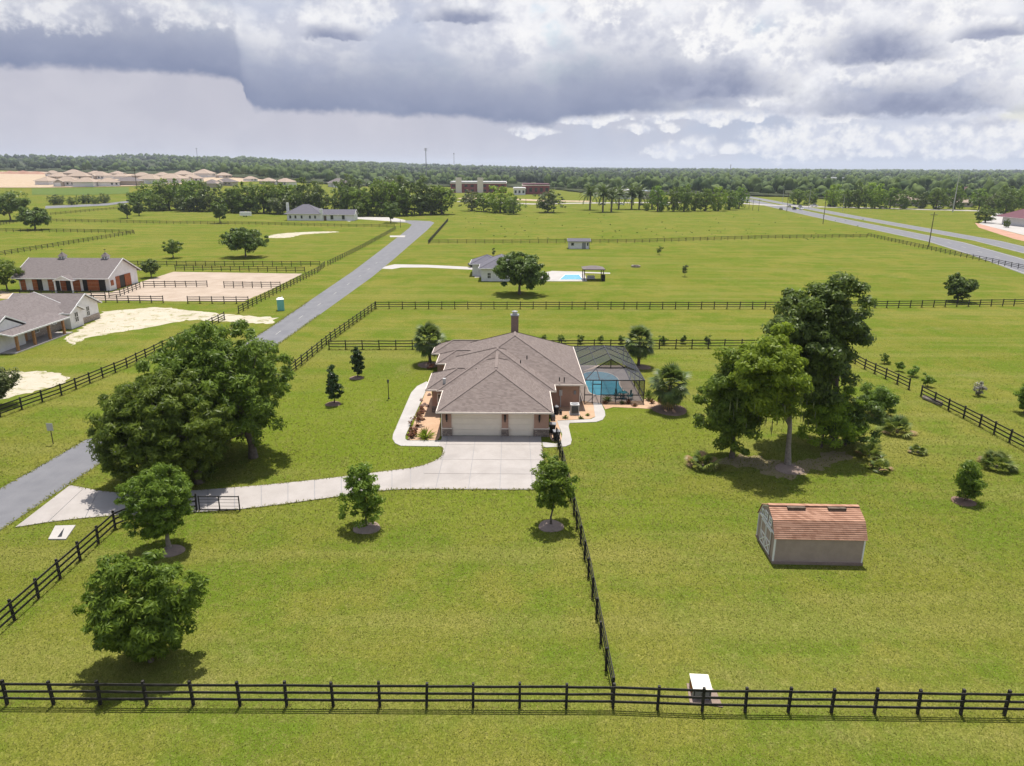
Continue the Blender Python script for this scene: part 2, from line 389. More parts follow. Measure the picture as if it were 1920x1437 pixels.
MT = dict(
    grass=grass_mat(), asphalt=asphalt_mat(),
    conc=concrete_mat('concrete', (0.315, 0.283, 0.26), (0.36, 0.327, 0.304)),
    conc_w=concrete_mat('walk_concrete', (0.36, 0.335, 0.31), (0.41, 0.385, 0.36)),
    shingle=shingle_mat('roof_shingle', (0.135, 0.108, 0.098), (0.205, 0.168, 0.152), (0.165, 0.135, 0.125)),
    shingle_g=shingle_mat('grey_shingle', (0.135, 0.115, 0.112), (0.185, 0.160, 0.155), (0.158, 0.137, 0.133)),
    shingle_b=shingle_mat('slate_shingle', (0.11, 0.105, 0.125), (0.145, 0.138, 0.16), (0.13, 0.124, 0.145)),
    shingle_r=shingle_mat('rust_shingle', (0.25, 0.130, 0.085), (0.42, 0.245, 0.170), (0.34, 0.19, 0.13), 0.30),
    shingle_t=shingle_mat('tan_shingle', (0.30, 0.23, 0.18), (0.38, 0.30, 0.24), (0.34, 0.27, 0.22)),
    stucco=plain('peach_stucco', (0.40, 0.245, 0.18), 0.9, 0.06, 1.5, bump=0.2),
    stucco_w=plain('white_board', (0.72, 0.70, 0.69), 0.8, 0.06, 1.5), beige=plain('beige_board', (0.42, 0.36, 0.30), 0.8, 0.06, 1.5),
    trim=plain('cream_trim', (0.72, 0.63, 0.55), 0.6, 0.04, 2.0), white=plain('white_paint', (0.74, 0.73, 0.72), 0.5, 0.04, 2.0),
    door_g=plain('garage_door_paint', (0.78, 0.69, 0.57), 0.55, 0.03, 1.0),
    stone=stone_mat('ledge_stone', (0.16, 0.12, 0.10), (0.33, 0.26, 0.21), (0.10, 0.085, 0.075)),
    stone_l=stone_mat('light_stone', (0.30, 0.24, 0.20), (0.42, 0.35, 0.30), (0.22, 0.18, 0.15), 3.0),
    brick=stone_mat('brick_chimney', (0.19, 0.115, 0.09), (0.25, 0.16, 0.13), (0.22, 0.17, 0.15), 9),
    glass=plain('dark_glass', (0.02, 0.025, 0.03), 0.12, 0.1, 1.0, spec=0.6), black=plain('black_metal', (0.012, 0.012, 0.013), 0.45, 0.2, 2.0),
    fence=plain('black_fence_board', (0.017, 0.015, 0.014), 0.75, 0.45, 2.5, c2=(0.035, 0.031, 0.028), space='pos'),
    fence_br=plain('brown_fence_board', (0.055, 0.038, 0.025), 0.8, 0.3, 2.5, space='pos'),
    bronze=plain('bronze_frame', (0.035, 0.033, 0.035), 0.4, 0.1, 2.0), screen=screen_mat(),
    mulch=sand_mat('tan_rock_mulch', (0.40, 0.26, 0.165), (0.49, 0.34, 0.23), (0.27, 0.16, 0.10)), redmulch=sand_mat('bark_mulch', (0.16, 0.10, 0.075), (0.24, 0.17, 0.13)),
    ring=sand_mat('grey_bark_ring', (0.21, 0.155, 0.125), (0.30, 0.23, 0.19)),
    sand=sand_mat('pale_sand', (0.39, 0.345, 0.27), (0.46, 0.41, 0.33), (0.27, 0.25, 0.13), 0.75), arena=sand_mat('arena_sand', (0.335, 0.265, 0.205), (0.405, 0.33, 0.265)),
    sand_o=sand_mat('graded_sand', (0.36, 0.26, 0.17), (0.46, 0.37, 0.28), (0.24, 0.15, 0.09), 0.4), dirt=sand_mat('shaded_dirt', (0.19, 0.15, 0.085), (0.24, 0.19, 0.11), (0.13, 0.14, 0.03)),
    water=water_mat('pool_water', (0.05, 0.33, 0.46), (0.08, 0.40, 0.53)), deck=concrete_mat('pool_deck_paver', (0.42, 0.33, 0.28), (0.50, 0.41, 0.35)),
    bark=plain('tree_bark', (0.12, 0.095, 0.075), 0.95, 0.3, 4.0, bump=0.6), bark_l=plain('pale_bark', (0.22, 0.19, 0.16), 0.95, 0.25, 4.0, bump=0.6),
    rust=plain('stained_barn_door', (0.30, 0.085, 0.025), 0.6, 0.2, 2.0), cedar=plain('cedar_post', (0.36, 0.18, 0.08), 0.7, 0.2, 3.0),
    shed=plain('taupe_siding', (0.345, 0.268, 0.228), 0.85, 0.07, 2.0), grey=plain('grey_metal', (0.22, 0.22, 0.23), 0.5, 0.1, 3.0), lightgrey=plain('light_grey_paint', (0.48, 0.47, 0.46), 0.5, 0.06, 3.0),
    box_top=plain('cream_lid', (0.66, 0.62, 0.52), 0.5, 0.05, 3.0), teal=plain('teal_plastic', (0.02, 0.20, 0.24), 0.5, 0.2, 3.0), porta=plain('aqua_plastic', (0.16, 0.44, 0.38), 0.5, 0.06, 3.0),
    wood=plain('utility_pole_wood', (0.10, 0.075, 0.055), 0.9, 0.3, 3.0), redwall=plain('brick_red_wall', (0.22, 0.055, 0.05), 0.8, 0.2, 0.5), redroof=plain('maroon_metal_roof', (0.105, 0.022, 0.032), 0.5, 0.08, 0.5),
    tire=plain('tire_rubber', (0.015, 0.015, 0.015), 0.8, 0.1, 2.0), paint_y=plain('road_paint', (0.30, 0.29, 0.27), 0.7, 0.15, 1.0, space='pos'), brickpath=sand_mat('brick_path', (0.36, 0.20, 0.14), (0.44, 0.27, 0.20)),
    blue_roof=plain('blue_panel', (0.30, 0.32, 0.42), 0.5, 0.05, 1.0),
)
LF = dict(
    oak=leaf_mat('oak_leaf', (0.040, 0.082, 0.008), (0.245, 0.335, 0.040), 0.5),
    oak_l=leaf_mat('young_oak_leaf', (0.055, 0.115, 0.010), (0.260, 0.375, 0.042), 0.5),
    bright=leaf_mat('bright_leaf', (0.11, 0.20, 0.012), (0.40, 0.52, 0.045), 0.58),
    dark=leaf_mat('dark_leaf', (0.030, 0.062, 0.012), (0.180, 0.240, 0.042), 0.4),
    mag=leaf_mat('magnolia_leaf', (0.016, 0.036, 0.008), (0.055, 0.085, 0.018), 0.15, 0.35),
    olive=leaf_mat('olive_leaf', (0.060, 0.078, 0.022), (0.150, 0.180, 0.055)),
    palm=leaf_mat('palm_frond', (0.050, 0.085, 0.018), (0.15, 0.195, 0.045), 0.3),
    palmetto=leaf_mat('palmetto_frond', (0.09, 0.13, 0.022), (0.26, 0.29, 0.055), 0.35), dead=leaf_mat('dry_frond', (0.19, 0.12, 0.05), (0.33, 0.22, 0.10), 0.2),
    red=leaf_mat('red_shrub_leaf', (0.105, 0.035, 0.02), (0.27, 0.10, 0.06), 0.25), grey=leaf_mat('grey_dry_leaf', (0.15, 0.14, 0.11), (0.34, 0.31, 0.27), 0.2),
    moss=leaf_mat('spanish_moss', (0.07, 0.08, 0.045), (0.14, 0.15, 0.09), 0.3), forest=leaf_mat('far_forest_leaf', (0.018, 0.038, 0.010), (0.110, 0.142, 0.034), 0.15, 0.8, 0.075, 0.65, 0.1),
    forest_d=leaf_mat('pine_forest_leaf', (0.012, 0.027, 0.012), (0.050, 0.072, 0.026), 0.1, 0.8, 0.075, 0.6, 0.1), blade=leaf_mat('grass_blade', (0.11, 0.135, 0.014), (0.31, 0.275, 0.085), 0.4, 0.9, 0.8, 0.4, 0.1),
)
MT['cap'] = plain('ridge_cap_shingle', (0.185, 0.150, 0.136), 0.95, 0.12, 4.0, spec=0.1, space='pos')
MT['cap_g'] = plain('grey_cap_shingle', (0.16, 0.15, 0.15), 0.95, 0.12, 4.0, spec=0.1, space='pos')
MT['screen_r'] = screen_mat(0.6)
MT['crop'] = sand_mat('crop_green', (0.07, 0.115, 0.022), (0.11, 0.145, 0.028), (0.06, 0.09, 0.02))
MT['litter'] = sand_mat('forest_litter', (0.035, 0.045, 0.018), (0.06, 0.07, 0.025))  # litter colour darkened to carry the shade between the far trees
# ================================================================== SETTING: terrain, roads, drives
def axis(segs):
    out = []
    for a, b, st in segs:
        n = max(1, int(round((b - a) / st))); out += [a + (b - a) * k / n for k in range(n)]
    out.append(segs[-1][1]); return out
gx = axis([(-12000, -3000, 500), (-3000, -800, 100), (-800, 400, 25), (400, 1200, 50), (1200, 3000, 150), (3000, 12000, 700)])
gy = axis([(-400, 400, 100), (400, 800, 20), (800, 2000, 60), (2000, 5000, 150), (5000, 14000, 600)])
V = [(x, y, terr(x, y)) for y in gy for x in gx]
nx = len(gx)
Fq = [(j * nx + i, j * nx + i + 1, (j + 1) * nx + i + 1, (j + 1) * nx + i) for j in range(len(gy) - 1) for i in range(nx - 1)]
tag(link('ground', npmesh('ground', V, Fq, MT['grass'], True)), 'yellow-green mown pasture grass running to the horizon', kind='structure')

def w(px, py): p = at(px, py); return (p.x, p.y)
def smooth_poly(pts, it=2):
    for _ in range(it):
        q = []
        for i in range(len(pts)):
            a, b = pts[i], pts[(i + 1) % len(pts)]
            q += [(a[0] * .75 + b[0] * .25, a[1] * .75 + b[1] * .25), (a[0] * .25 + b[0] * .75, a[1] * .25 + b[1] * .75)]
        pts = q
    return pts
def ragged(pts, step=0.5, amp=0.3, seed=1):
    rr = random.Random(seed); out = []
    for i in range(len(pts)):
        a, b = Vector(pts[i]), Vector(pts[(i + 1) % len(pts)]); L = (b - a).length; n = max(1, int(L / step))
        nrm = Vector((-(b - a).y, (b - a).x)).normalized() if L > 0 else Vector((0, 0))
        for k in range(n):
            p = a.lerp(b, k / n) + nrm * rr.uniform(-amp, amp); out.append((p.x, p.y))
    return out
def sheet(name, pts, m, z=0.004, th=0.06, label=None, parent=None):
    return struct(name, MB().prism(pts, z - th, z), m, label, parent)

# private road: straight north-south lane, bends left at its far end
rl = [(-42.4, 20), (-41.6, 52), (-40.7, 65), (-40.0, 85), (-39.5, 111), (-39.7, 137), (-40.1, 178), (-41.1, 211), (-43.0, 269), (-44.5, 310), (-46, 330), (-50, 341), (-58, 346)]
rr_ = [(-58, 356), (-48, 356), (-40, 352), (-37.0, 342), (-35.6, 300), (-34.9, 260), (-33.9, 205), (-33.5, 169), (-34.2, 124), (-34.6, 99), (-35.6, 75), (-36.3, 58), (-36.8, 45), (-37.2, 20)]
road = sheet('road', rl + rr_, MT['asphalt'], 0.012, label='grey asphalt lane running from the lower left past the paddocks')
for k in range(9):
    y0 = 96 + k * 12.2; x = np.interp(y0, [99, 124, 169, 205, 260], [-37, -36.9, -36.7, -37.4, -39]); sheet('lane_dash', [(x - .06, y0), (x + .06, y0), (x + .06, y0 + 2.6), (x - .06, y0 + 2.6)], MT['paint_y'], 0.02, 0.004, parent=road)
def strip(pts, wd):
    L, Rr = [], []
    for i, p in enumerate(pts):
        a = Vector(pts[max(0, i - 1)]); b = Vector(pts[min(len(pts) - 1, i + 1)]); n = Vector((-(b - a).y, (b - a).x)).normalized() * (wd / 2)
        L.append((p[0] + n.x, p[1] + n.y)); Rr.append((p[0] - n.x, p[1] - n.y))
    return L + Rr[::-1]
# divided highway on the right
hw1 = [(122, 120), (134, 170), (146, 215), (160.5, 265), (166.5, 320), (174, 400), (186, 500), (198, 620), (216, 760)]
hw2 = [(140, 120), (152, 170), (165, 222), (181, 290), (185, 345), (191, 420), (200, 510), (210, 620), (226, 760)]
hw1 = [(118, 110), (131, 165), (146, 215), (157.5, 262), (163, 318), (171, 400), (184, 510), (197, 620), (212, 760)]
h1 = sheet('highway', strip(hw1, 12.0), MT['asphalt'], 0.012, label='near carriageway of the divided highway behind the right hand paddock')
hw2 = [(x + 19 - 0.008 * (y - 200), y + 6) for x, y in hw1]
h2 = sheet('highway', strip(hw2, 9.5), MT['asphalt'], 0.012, label='far carriageway of the divided highway beyond its grass median')
for h, pl, offs in ((h1, hw1, (-5.4, 5.4)), (h2, hw2, (-4.2, 4.2))):
    for of in offs:
        q = [(x + of, y) for x, y in pl]; sheet('edge_line', strip(q, 0.3), MT['paint_y'], 0.02, 0.004, parent=h)
    for k in range(24):
        y0 = 200 + k * 14; f = lambda y: np.interp(y, [p[1] for p in pl], [p[0] for p in pl])
        sheet('lane_dash', [(f(y0) - .1, y0), (f(y0) + .1, y0), (f(y0 + 4) + .1, y0 + 4), (f(y0 + 4) - .1, y0 + 4)], MT['paint_y'], 0.02, 0.004, parent=h)
# cross street, far, from right edge to the centre
cs = [at(x, y) for x, y in ((1850, 396), (1730, 393), (1610, 390), (1520, 388), (1440, 385), (1380, 381), (1250, 380), (1120, 381), (1000, 383), (860, 378))]
sheet('side_street', strip([(p.x, p.y) for p in cs], 14), MT['conc'], 0.014, label='pale street crossing behind the palm row towards the highway')
# verge strips of pale dirt along the cross street
vg = [at(x, y) for x, y in ((1110, 378), (1030, 377), (960, 374), (860, 372))]
sheet('verge', strip([(p.x, p.y) for p in vg], 22), MT['sand_o'], 0.008, label='bare sandy verge beyond the side street')
# church parking and brick path (right edge)
sheet('parking_lot', [w(1835, 420), w(1868, 400), w(1990, 400), w(1990, 455), w(1915, 440)], MT['conc_w'], 0.010, label='pale parking lot in front of the maroon roofed building')
sheet('brick_path', [w(1828, 418), w(1836, 420), w(1916, 441), w(1990, 458), w(1990, 468), w(1900, 448), w(1835, 427)], MT['brickpath'], 0.016, label='curved reddish brick path round the parking lot')

# ---- the house driveway: pad of concrete slabs, curved strip, apron
JX = (-8.9, -6.2, -3.52, -0.95, 1.72, 4.0); JY = (50, 53.0, 55.9, 59.0, 62.6, 66)
pad = [(-6.2, 53.0), (3.0, 52.9), (2.9, 62.8), (2.9, 64.78), (-6.0, 64.82), (-6.6, 62.9), (-6.75, 60.6)] 
pad_curve = [w(830, 840), w(831, 848), w(826, 858), w(812, 867), w(795, 873)]
up_edge = [w(795, 873), w(770, 879), w(735, 883), w(690, 889), w(640, 895), w(590, 901), w(540, 906), w(490, 911), w(440, 915), w(390, 919), w(330, 923), w(270, 925), w(220, 925), w(185, 921), w(158, 916), w(131, 911)]
lo_edge = [w(795, 918), w(770, 918), w(735, 919), w(690, 924), w(640, 931), w(590, 938), w(540, 945), w(490, 951), w(440, 957), w(390, 960), w(330, 963), w(270, 965), w(220, 967), w(160, 972), w(90, 980), w(28, 990)]
drive = tag(bpy.data.objects.new('driveway', None), 'pale concrete driveway from the lane to the garage', kind='structure'); col.objects.link(drive)
def clip(poly, x0, x1, y0, y1):
    def cut(P, ins, inter):
        out = []
        for i in range(len(P)):
            a, b = P[i - 1], P[i]
            if ins(b):
                if not ins(a): out.append(inter(a, b))
                out.append(b)
            elif ins(a): out.append(inter(a, b))
        return out
    def ix(c): return lambda a, b: (c, a[1] + (b[1] - a[1]) * (c - a[0]) / (b[0] - a[0]))
    def iy(c): return lambda a, b: (a[0] + (b[0] - a[0]) * (c - a[1]) / (b[1] - a[1]), c)
    for ins, it in ((lambda p: p[0] >= x0, ix(x0)), (lambda p: p[0] <= x1, ix(x1)), (lambda p: p[1] >= y0, iy(y0)), (lambda p: p[1] <= y1, iy(y1))):
        poly = cut(poly, ins, it)
        if len(poly) < 3: return []
    return poly
padpoly = [lo_edge[0], (3.0, lo_edge[0][1]), (2.85, 62.7), (2.85, 64.9), (-6.75, 64.9), (-6.9, 62.5)] + pad_curve
def slab(pts, z=0.055, m=None): return sheet('slab', pts, m or MT['conc'], z + random.uniform(-.003, .003), 0.12, parent=drive)
g = 0.02
for i in range(len(JX) - 1):
    for j in range(len(JY) - 1):
        c = clip(padpoly, JX[i] + g, JX[i + 1] - g, JY[j] + g, JY[j + 1] - g)
        if c: slab(c)
struct('joint_bed', MB().prism(padpoly, -0.1, 0.03), MT['grey'], parent=drive)
for k in range(len(up_edge) - 1):
    a, b, c, d = [Vector(q) for q in (up_edge[k], up_edge[k + 1], lo_edge[k + 1], lo_edge[k])]
    e = 0.012
    slab([tuple(a.lerp(b, e)), tuple(b.lerp(a, e)), tuple(c.lerp(d, e)), tuple(d.lerp(c, e))])
struct('joint_bed', MB().prism(up_edge + lo_edge[::-1], -0.1, 0.03), MT['grey'], parent=drive)
# walkways
walkL = [w(832, 827), w(764, 827), w(760, 824), w(760, 818), w(797, 737), w(806, 722), w(800, 716), w(782, 725), w(771, 737), w(737, 815), w(736, 824), w(741, 832), w(752, 837), w(832, 838)]
walkl = sheet('walkway', walkL, MT['conc_w'], 0.05, 0.12, label='pale concrete path curving round the left planting bed to the front door')
walkR = [w(1017, 830), w(1042, 833), w(1052, 830), w(1054, 815), w(1044, 790), w(1108, 787), w(1116, 783), w(1112, 756), w(1127, 756), w(1134, 772), w(1135, 780), w(1130, 788), w(1118, 792), w(1068, 794), w(1066, 800), w(1072, 826), w(1070, 834), w(1060, 838), w(1018, 840)]
walkr = sheet('walkway', walkR, MT['conc_w'], 0.05, 0.12, label='pale concrete path winding from the driveway to the pool cage door')
# planting beds
bedL = [w(764, 826), w(820, 826), w(826, 818), w(824, 740), (-9.2, 77.5), w(808, 722), w(797, 738)]
sheet('rock_bed', bedL, MT['mulch'], 0.035, label='tan rock bed between the left path and the garage')
sheet('rock_bed', [w(1054, 826), w(1042, 830), w(1034, 826), (3.7, 65), (4.3, 73.4), w(1095, 752), w(1112, 757), w(1116, 782), w(1106, 786), w(1046, 789)], MT['mulch'], 0.030, label='tan rock bed behind the bins on the right of the garage')
sheet('rock_bed', [w(1128, 757), w(1135, 768), w(1150, 764), w(1200, 766), w(1232, 768), w(1246, 762), w(1215, 745), w(1205, 752), (8.3, 75.4), w(1112, 755)], MT['mulch'], 0.030, label='tan rock bed along the front of the pool cage')
# neighbour's yard: sand drive, arena, bare patches
sandy = ragged([w(120, 634), w(186, 598), w(190, 585), w(300, 576), w(420, 590), w(520, 596), w(508, 608), w(430, 604), w(350, 600), w(290, 612), w(230, 622), w(170, 632), w(135, 648)], 0.8, 0.5, 3)
sheet('sand_drive', sandy, MT['sand'], 0.008, label='pale sandy drive between the neighbour house and the lane')
sheet('sand_patch', ragged(smooth_poly([w(-40, 700), w(40, 697), w(110, 697), w(135, 712), w(95, 728), w(20, 745), w(-40, 755)]), 0.5, 0.35, 5), MT['sand'], 0.008, label='bare pale sand patch behind the roadside fence at far left')
sheet('riding_arena', ragged([(-90, 136.5), (-52.2, 136.0), (-51.6, 150), (-51.5, 174), (-84, 176), (-84, 160), (-83, 146), (-90, 145)], 1.0, 0.12, 6), MT['arena'], 0.008, label='pinkish sand riding arena beside the stable')
sheet('sand_patch', ragged([w(0, 545), w(40, 552), w(210, 552), w(160, 566), w(0, 560)], 0.8, 0.4, 7), MT['sand_o'], 0.006, label='sandy ground in front of the stable doors')
sheet('sand_patch', ragged(smooth_poly([w(495, 446), w(515, 439), w(555, 436), w(610, 434), w(645, 435), w(600, 438), w(565, 440), w(545, 446), w(515, 447)]), 0.7, 0.7, 8), MT['sand'], 0.008, label='bare pale sand patch in the paddock before the far white house')
sheet('house_drive', [w(640, 412), w(665, 407), w(735, 408), w(760, 413), w(760, 416), w(730, 415), w(668, 411), w(655, 416)], MT['conc_w'], 0.02, label='pale drive from the lane end to the far white house')
sheet('house_drive', [w(722, 500), w(740, 496), w(800, 497), w(905, 502), w(905, 507), w(800, 502), w(752, 502), w(735, 505), w(716, 504)], MT['conc_w'], 0.02, label='thin pale drive from the lane to the house behind the round tree')
sheet('house_drive', [w(890, 503), w(908, 503), w(908, 520), w(890, 521)], MT['conc_w'], 0.024, label='pale parking square at the house behind the round tree')
sheet('culvert_apron', [w(731, 442), w(760, 442), w(759, 445), w(731, 445)], MT['conc_w'], 0.02, label='white concrete strip beside the lane near its far bend')
# bare earth under the right-hand tree group
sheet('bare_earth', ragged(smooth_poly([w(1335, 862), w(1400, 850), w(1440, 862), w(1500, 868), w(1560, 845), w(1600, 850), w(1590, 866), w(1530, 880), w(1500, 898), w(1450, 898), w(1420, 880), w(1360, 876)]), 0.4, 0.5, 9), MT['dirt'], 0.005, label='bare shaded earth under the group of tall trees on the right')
# graded building land on the rise (left)
def draped(name, pxs, m, label, lift=0.25, n=14):
    # a ground patch that follows the terrain: rows between a lower and an upper edge
    lo, hi = pxs; vv, ff = [], []
    for i in range(len(lo)):
        a, b = at(*lo[i]), at(*hi[i])
        for k in range(n + 1):
            x = a.x + (b.x - a.x) * k / n; y = a.y + (b.y - a.y) * k / n; vv.append((x, y, terr(x, y) + lift))
    for i in range(len(lo) - 1):
        for k in range(n): ff.append((i * (n + 1) + k, (i + 1) * (n + 1) + k, (i + 1) * (n + 1) + k + 1, i * (n + 1) + k + 1))
    return tag(link(name, npmesh(name, vv, ff, m, True)), label, kind='structure')
draped('building_land', ([(-80, 353), (0, 353), (80, 353), (160, 352), (240, 350), (330, 347), (420, 343), (520, 339)], [(-80, 320), (0, 321), (80, 322), (160, 323), (240, 325), (330, 327), (420, 329), (520, 331)]), MT['sand_o'], 'pale graded sand round the new houses on the far left rise')
draped('crop_field', ([(60, 366), (120, 366), (180, 366), (242, 364)], [(60, 354), (120, 354), (180, 353), (242, 352)]), MT['crop'], 'dark green field strip before the new houses', 0.15)
draped('far_lane', ([(85, 392), (140, 389), (200, 386), (245, 380)], [(85, 387), (140, 385), (200, 382), (245, 377)]), MT['asphalt'], 'grey far road below the bush row at left', 0.1)
# ---- culvert end slab beside the drive
cul = thing('culvert_headwall', 'pale concrete culvert slab with dark pipe mouth near the lane', 'culvert', at(118, 1000))
def loc2(px, py, o): p = at(px, py); return (p.x - o.location.x, p.y - o.location.y)
MB().prism([loc2(91, 1013, cul), loc2(104, 988, cul), loc2(142, 987, cul), loc2(124, 1013, cul)], -0.05, 0.10).build('slab', MT['conc_w'], cul)
a, b, c = loc2(108, 1010, cul), loc2(116, 1009, cul), loc2(121, 992, cul)
MB().prism([a, b, c], 0.06, 0.108).build('pipe_mouth', MT['black'], cul)

# ================================================================== far forest (one mass)
rng = np.random.default_rng(11)
def leaf_quads(P, N, L, W, rng, droop=0.2, out=None):
    n = len(P); N = N / np.linalg.norm(N, axis=1, keepdims=True)
    T = rng.normal(size=(n, 3)); T[:, 2] -= droop
    if out is not None: T += out * 1.6
    T -= N * (T * N).sum(1, keepdims=True); T /= np.linalg.norm(T, axis=1, keepdims=True) + 1e-9
    B = np.cross(N, T); L = np.asarray(L).reshape(-1, 1) * np.ones((n, 1)); W = np.asarray(W).reshape(-1, 1) * np.ones((n, 1))
    Vv = np.stack([P - T * L * .5, P + B * W * .5 - T * L * .05, P + T * L * .5, P - B * W * .5 - T * L * .05], 1).reshape(-1, 3)
    return Vv, np.arange(4 * n).reshape(-1, 4)
def crown(rng, rx, ry, rz, nclump, nleaf, L, Wd, clump=0.24, shell=0.5, lump=0.25, flat=0.65, bottom=0.7, cone=0.0, up=0.45):
    D = rng.normal(size=(nclump, 3)); D /= np.linalg.norm(D, axis=1, keepdims=True)
    ph = rng.uniform(0, 6.28, 6); fr = rng.normal(size=(6, 3)) * 2.2
    lm = 1 + lump * np.sin(D @ fr.T + ph).mean(1) * 2.0
    r = rng.uniform(shell ** 2, 1, nclump) ** 0.5 * lm
    C = D * r[:, None]; C[:, 2] = np.where(C[:, 2] < 0, C[:, 2] * bottom, C[:, 2])
    if cone: C[:, :2] *= (1 - cone * (C[:, 2:3] + bottom) / (1 + bottom))
    idx = rng.integers(0, nclump, nleaf); cs = clump * rng.uniform(0.6, 1.35, nclump)
    off = rng.normal(size=(nleaf, 3)); off /= np.linalg.norm(off, axis=1, keepdims=True); off *= (rng.uniform(0, 1, nleaf) ** 0.45)[:, None]; off[:, 2] *= flat
    S = np.array([rx, ry, rz]); mean = (rx + ry + rz) / 3
    P = C[idx] * S + off * cs[idx][:, None] * mean
    nc = int(nleaf * 0.12)      # inner twigs and leaves close the heart of the crown
    if nc:
        q = rng.normal(size=(nc, 3)); q /= np.linalg.norm(q, axis=1, keepdims=True); q *= (rng.uniform(0, 0.62, nc) ** 0.6)[:, None]; q[:, 2] = np.where(q[:, 2] < 0, q[:, 2] * bottom, q[:, 2])
        if cone: q[:, :2] *= (1 - cone * (q[:, 2:3] + bottom) / (1 + bottom))
        P[:nc] = q * S; off[:nc] = q
    N = off * 0.9 + (C[idx] / S) * mean * 0.35 + np.array([0, 0, up]) + rng.normal(size=(nleaf, 3)) * 0.45
    l = L * rng.uniform(0.6, 1.35, nleaf); Vv, Ff = leaf_quads(P, N, l, l * Wd, rng, out=off)
    return Vv, Ff, C * S
def lumpy(rg, sub):
    import bmesh
    bm = bmesh.new(); bmesh.ops.create_icosphere(bm, subdivisions=sub, radius=1.0); v = np.array([q.co[:] for q in bm.verts]); f = np.array([[q.index for q in p.verts] for p in bm.faces]); bm.free()
    fr = rg.normal(size=(9, 3)) * np.array([[2.5]] * 4 + [[5.0]] * 5); ph = rg.uniform(0, 6.28, 9); am = np.array([.10] * 4 + [.07] * 5)
    r = 1 + (np.sin(v @ fr.T + ph) * am).sum(1) + rg.normal(0, .035, len(v)); v = v * r[:, None]; v[:, 2] = np.where(v[:, 2] < -.35, -.35 - (v[:, 2] + .35) * .1, v[:, 2]); return v, f
def far_forest(name, label, pts, mat_, q_of, seed):
    rg = np.random.default_rng(seed); VV, FF, off = [], [], 0
    protos = {q: [lumpy(rg, {0: 3, 1: 3, 2: 2, 3: 1}[q]) for _ in range(7)] for q in (0, 1, 2, 3)}
    lv = [crown(rg, 1, 1, 1, 40, 260, 0.20, 0.7, 0.16, 0.92, 0.15, bottom=.5)[:2] for _ in range(5)]
    for (x, y, h, r_) in pts:
        q = q_of(x, y); v, f = protos[q][rg.integers(0, 7)]; a = rg.uniform(0, 6.28); c, s_ = math.cos(a), math.sin(a)
        z0 = terr(x, y); hz = max(h * 0.5, r_ * .75)
        def put(v, f):
            nonlocal off
            o = np.stack([(v[:, 0] * c - v[:, 1] * s_) * r_ + x, (v[:, 0] * s_ + v[:, 1] * c) * r_ + y, v[:, 2] * hz + z0 + h - hz], 1); VV.append(o); FF.append(f + off); off += len(o)
        put(v, f)
        if q == 0:
            v2, f2 = lv[rg.integers(0, 5)]; put(v2, f2[:, [0, 1, 2]])
    return tag(link(name, npmesh(name, np.concatenate(VV), np.concatenate(FF), mat_)), label, cat='forest', kind='stuff')
# front edge of the wood, as photo pixels, turned into distances
edge = [(-300, 318), (0, 320), (120, 324), (300, 328), (430, 333), (520, 341), (620, 347), (720, 351), (840, 351), (960, 352), (1040, 356), (1100, 364), (1200, 366), (1300, 368), (1400, 369), (1500, 371), (1580, 378), (1650, 382), (1750, 385), (1850, 388), (1950, 388), (2300, 390)]
EA, ED = [], []
for px, py in edge:
    p = at(px, py); EA.append(math.atan2(p.x, p.y)); ED.append(math.hypot(p.x, p.y))
pts_n, pts_f = [], []
clearings = []
for px, py, wd in ((897, 362, 110), (1005, 365, 54), (974, 366, 26), (1570, 345, 34), (1597, 345, 20), (1690, 386, 52), (1795, 388, 46), (1640, 352, 34), (1815, 360, 26), (1175, 374, 34), (1218, 374, 30), (1900, 420, 60), (636, 352, 44), (505, 346, 40), (535, 348, 34), (470, 340, 34)):
    p = at(px, py); clearings.append((math.atan2(p.x, p.y), wd / 2 / FPX * 1.05, math.hypot(p.x, p.y)))
rg = np.random.default_rng(5)
for lo, hi, n in ((400, 700, 1100), (700, 1100, 1900), (1100, 1800, 2400), (1800, 3200, 3400), (3200, 6500, 5200)):
    aa = rg.uniform(-0.80, 0.80, n); dd = np.sqrt(rg.uniform(lo * lo, hi * hi, n))
    for a_, d_ in zip(aa, dd):
        e = np.interp(a_, EA, ED)
        if d_ < e: continue
        if any(abs(a_ - c0) < cw + 6 / d_ and cd - (90 if cd < 700 else 260) < d_ < cd + 45 for c0, cw, cd in clearings): continue
        if d_ > 900 and math.sin(a_ * 37 + d_ * 0.004) * math.sin(d_ * 0.011 + a_ * 15) > 0.72: continue
        grow = 1 + max(0, (d_ - 1800) / 2500)
        h = rg.uniform(7, 17) * (1 if d_ < 3200 else 1.15); r_ = rg.uniform(3.0, 7.0) * grow
        (pts_f if math.sin(a_ * 9 + 1) + math.sin(d_ * 0.006 + a_ * 5) > 0.7 else pts_n).append((d_ * math.sin(a_), d_ * math.cos(a_), h, r_))
qf = lambda x, y: 0 if math.hypot(x, y) < 700 else 1 if math.hypot(x, y) < 900 else 2 if math.hypot(x, y) < 2600 else 3
far_forest('forest', 'far mixed green woodland reaching to the horizon', pts_n, LF['forest'], qf, 21)
far_forest('forest', 'darker pine stands among the far woodland', pts_f, LF['forest_d'], qf, 22)

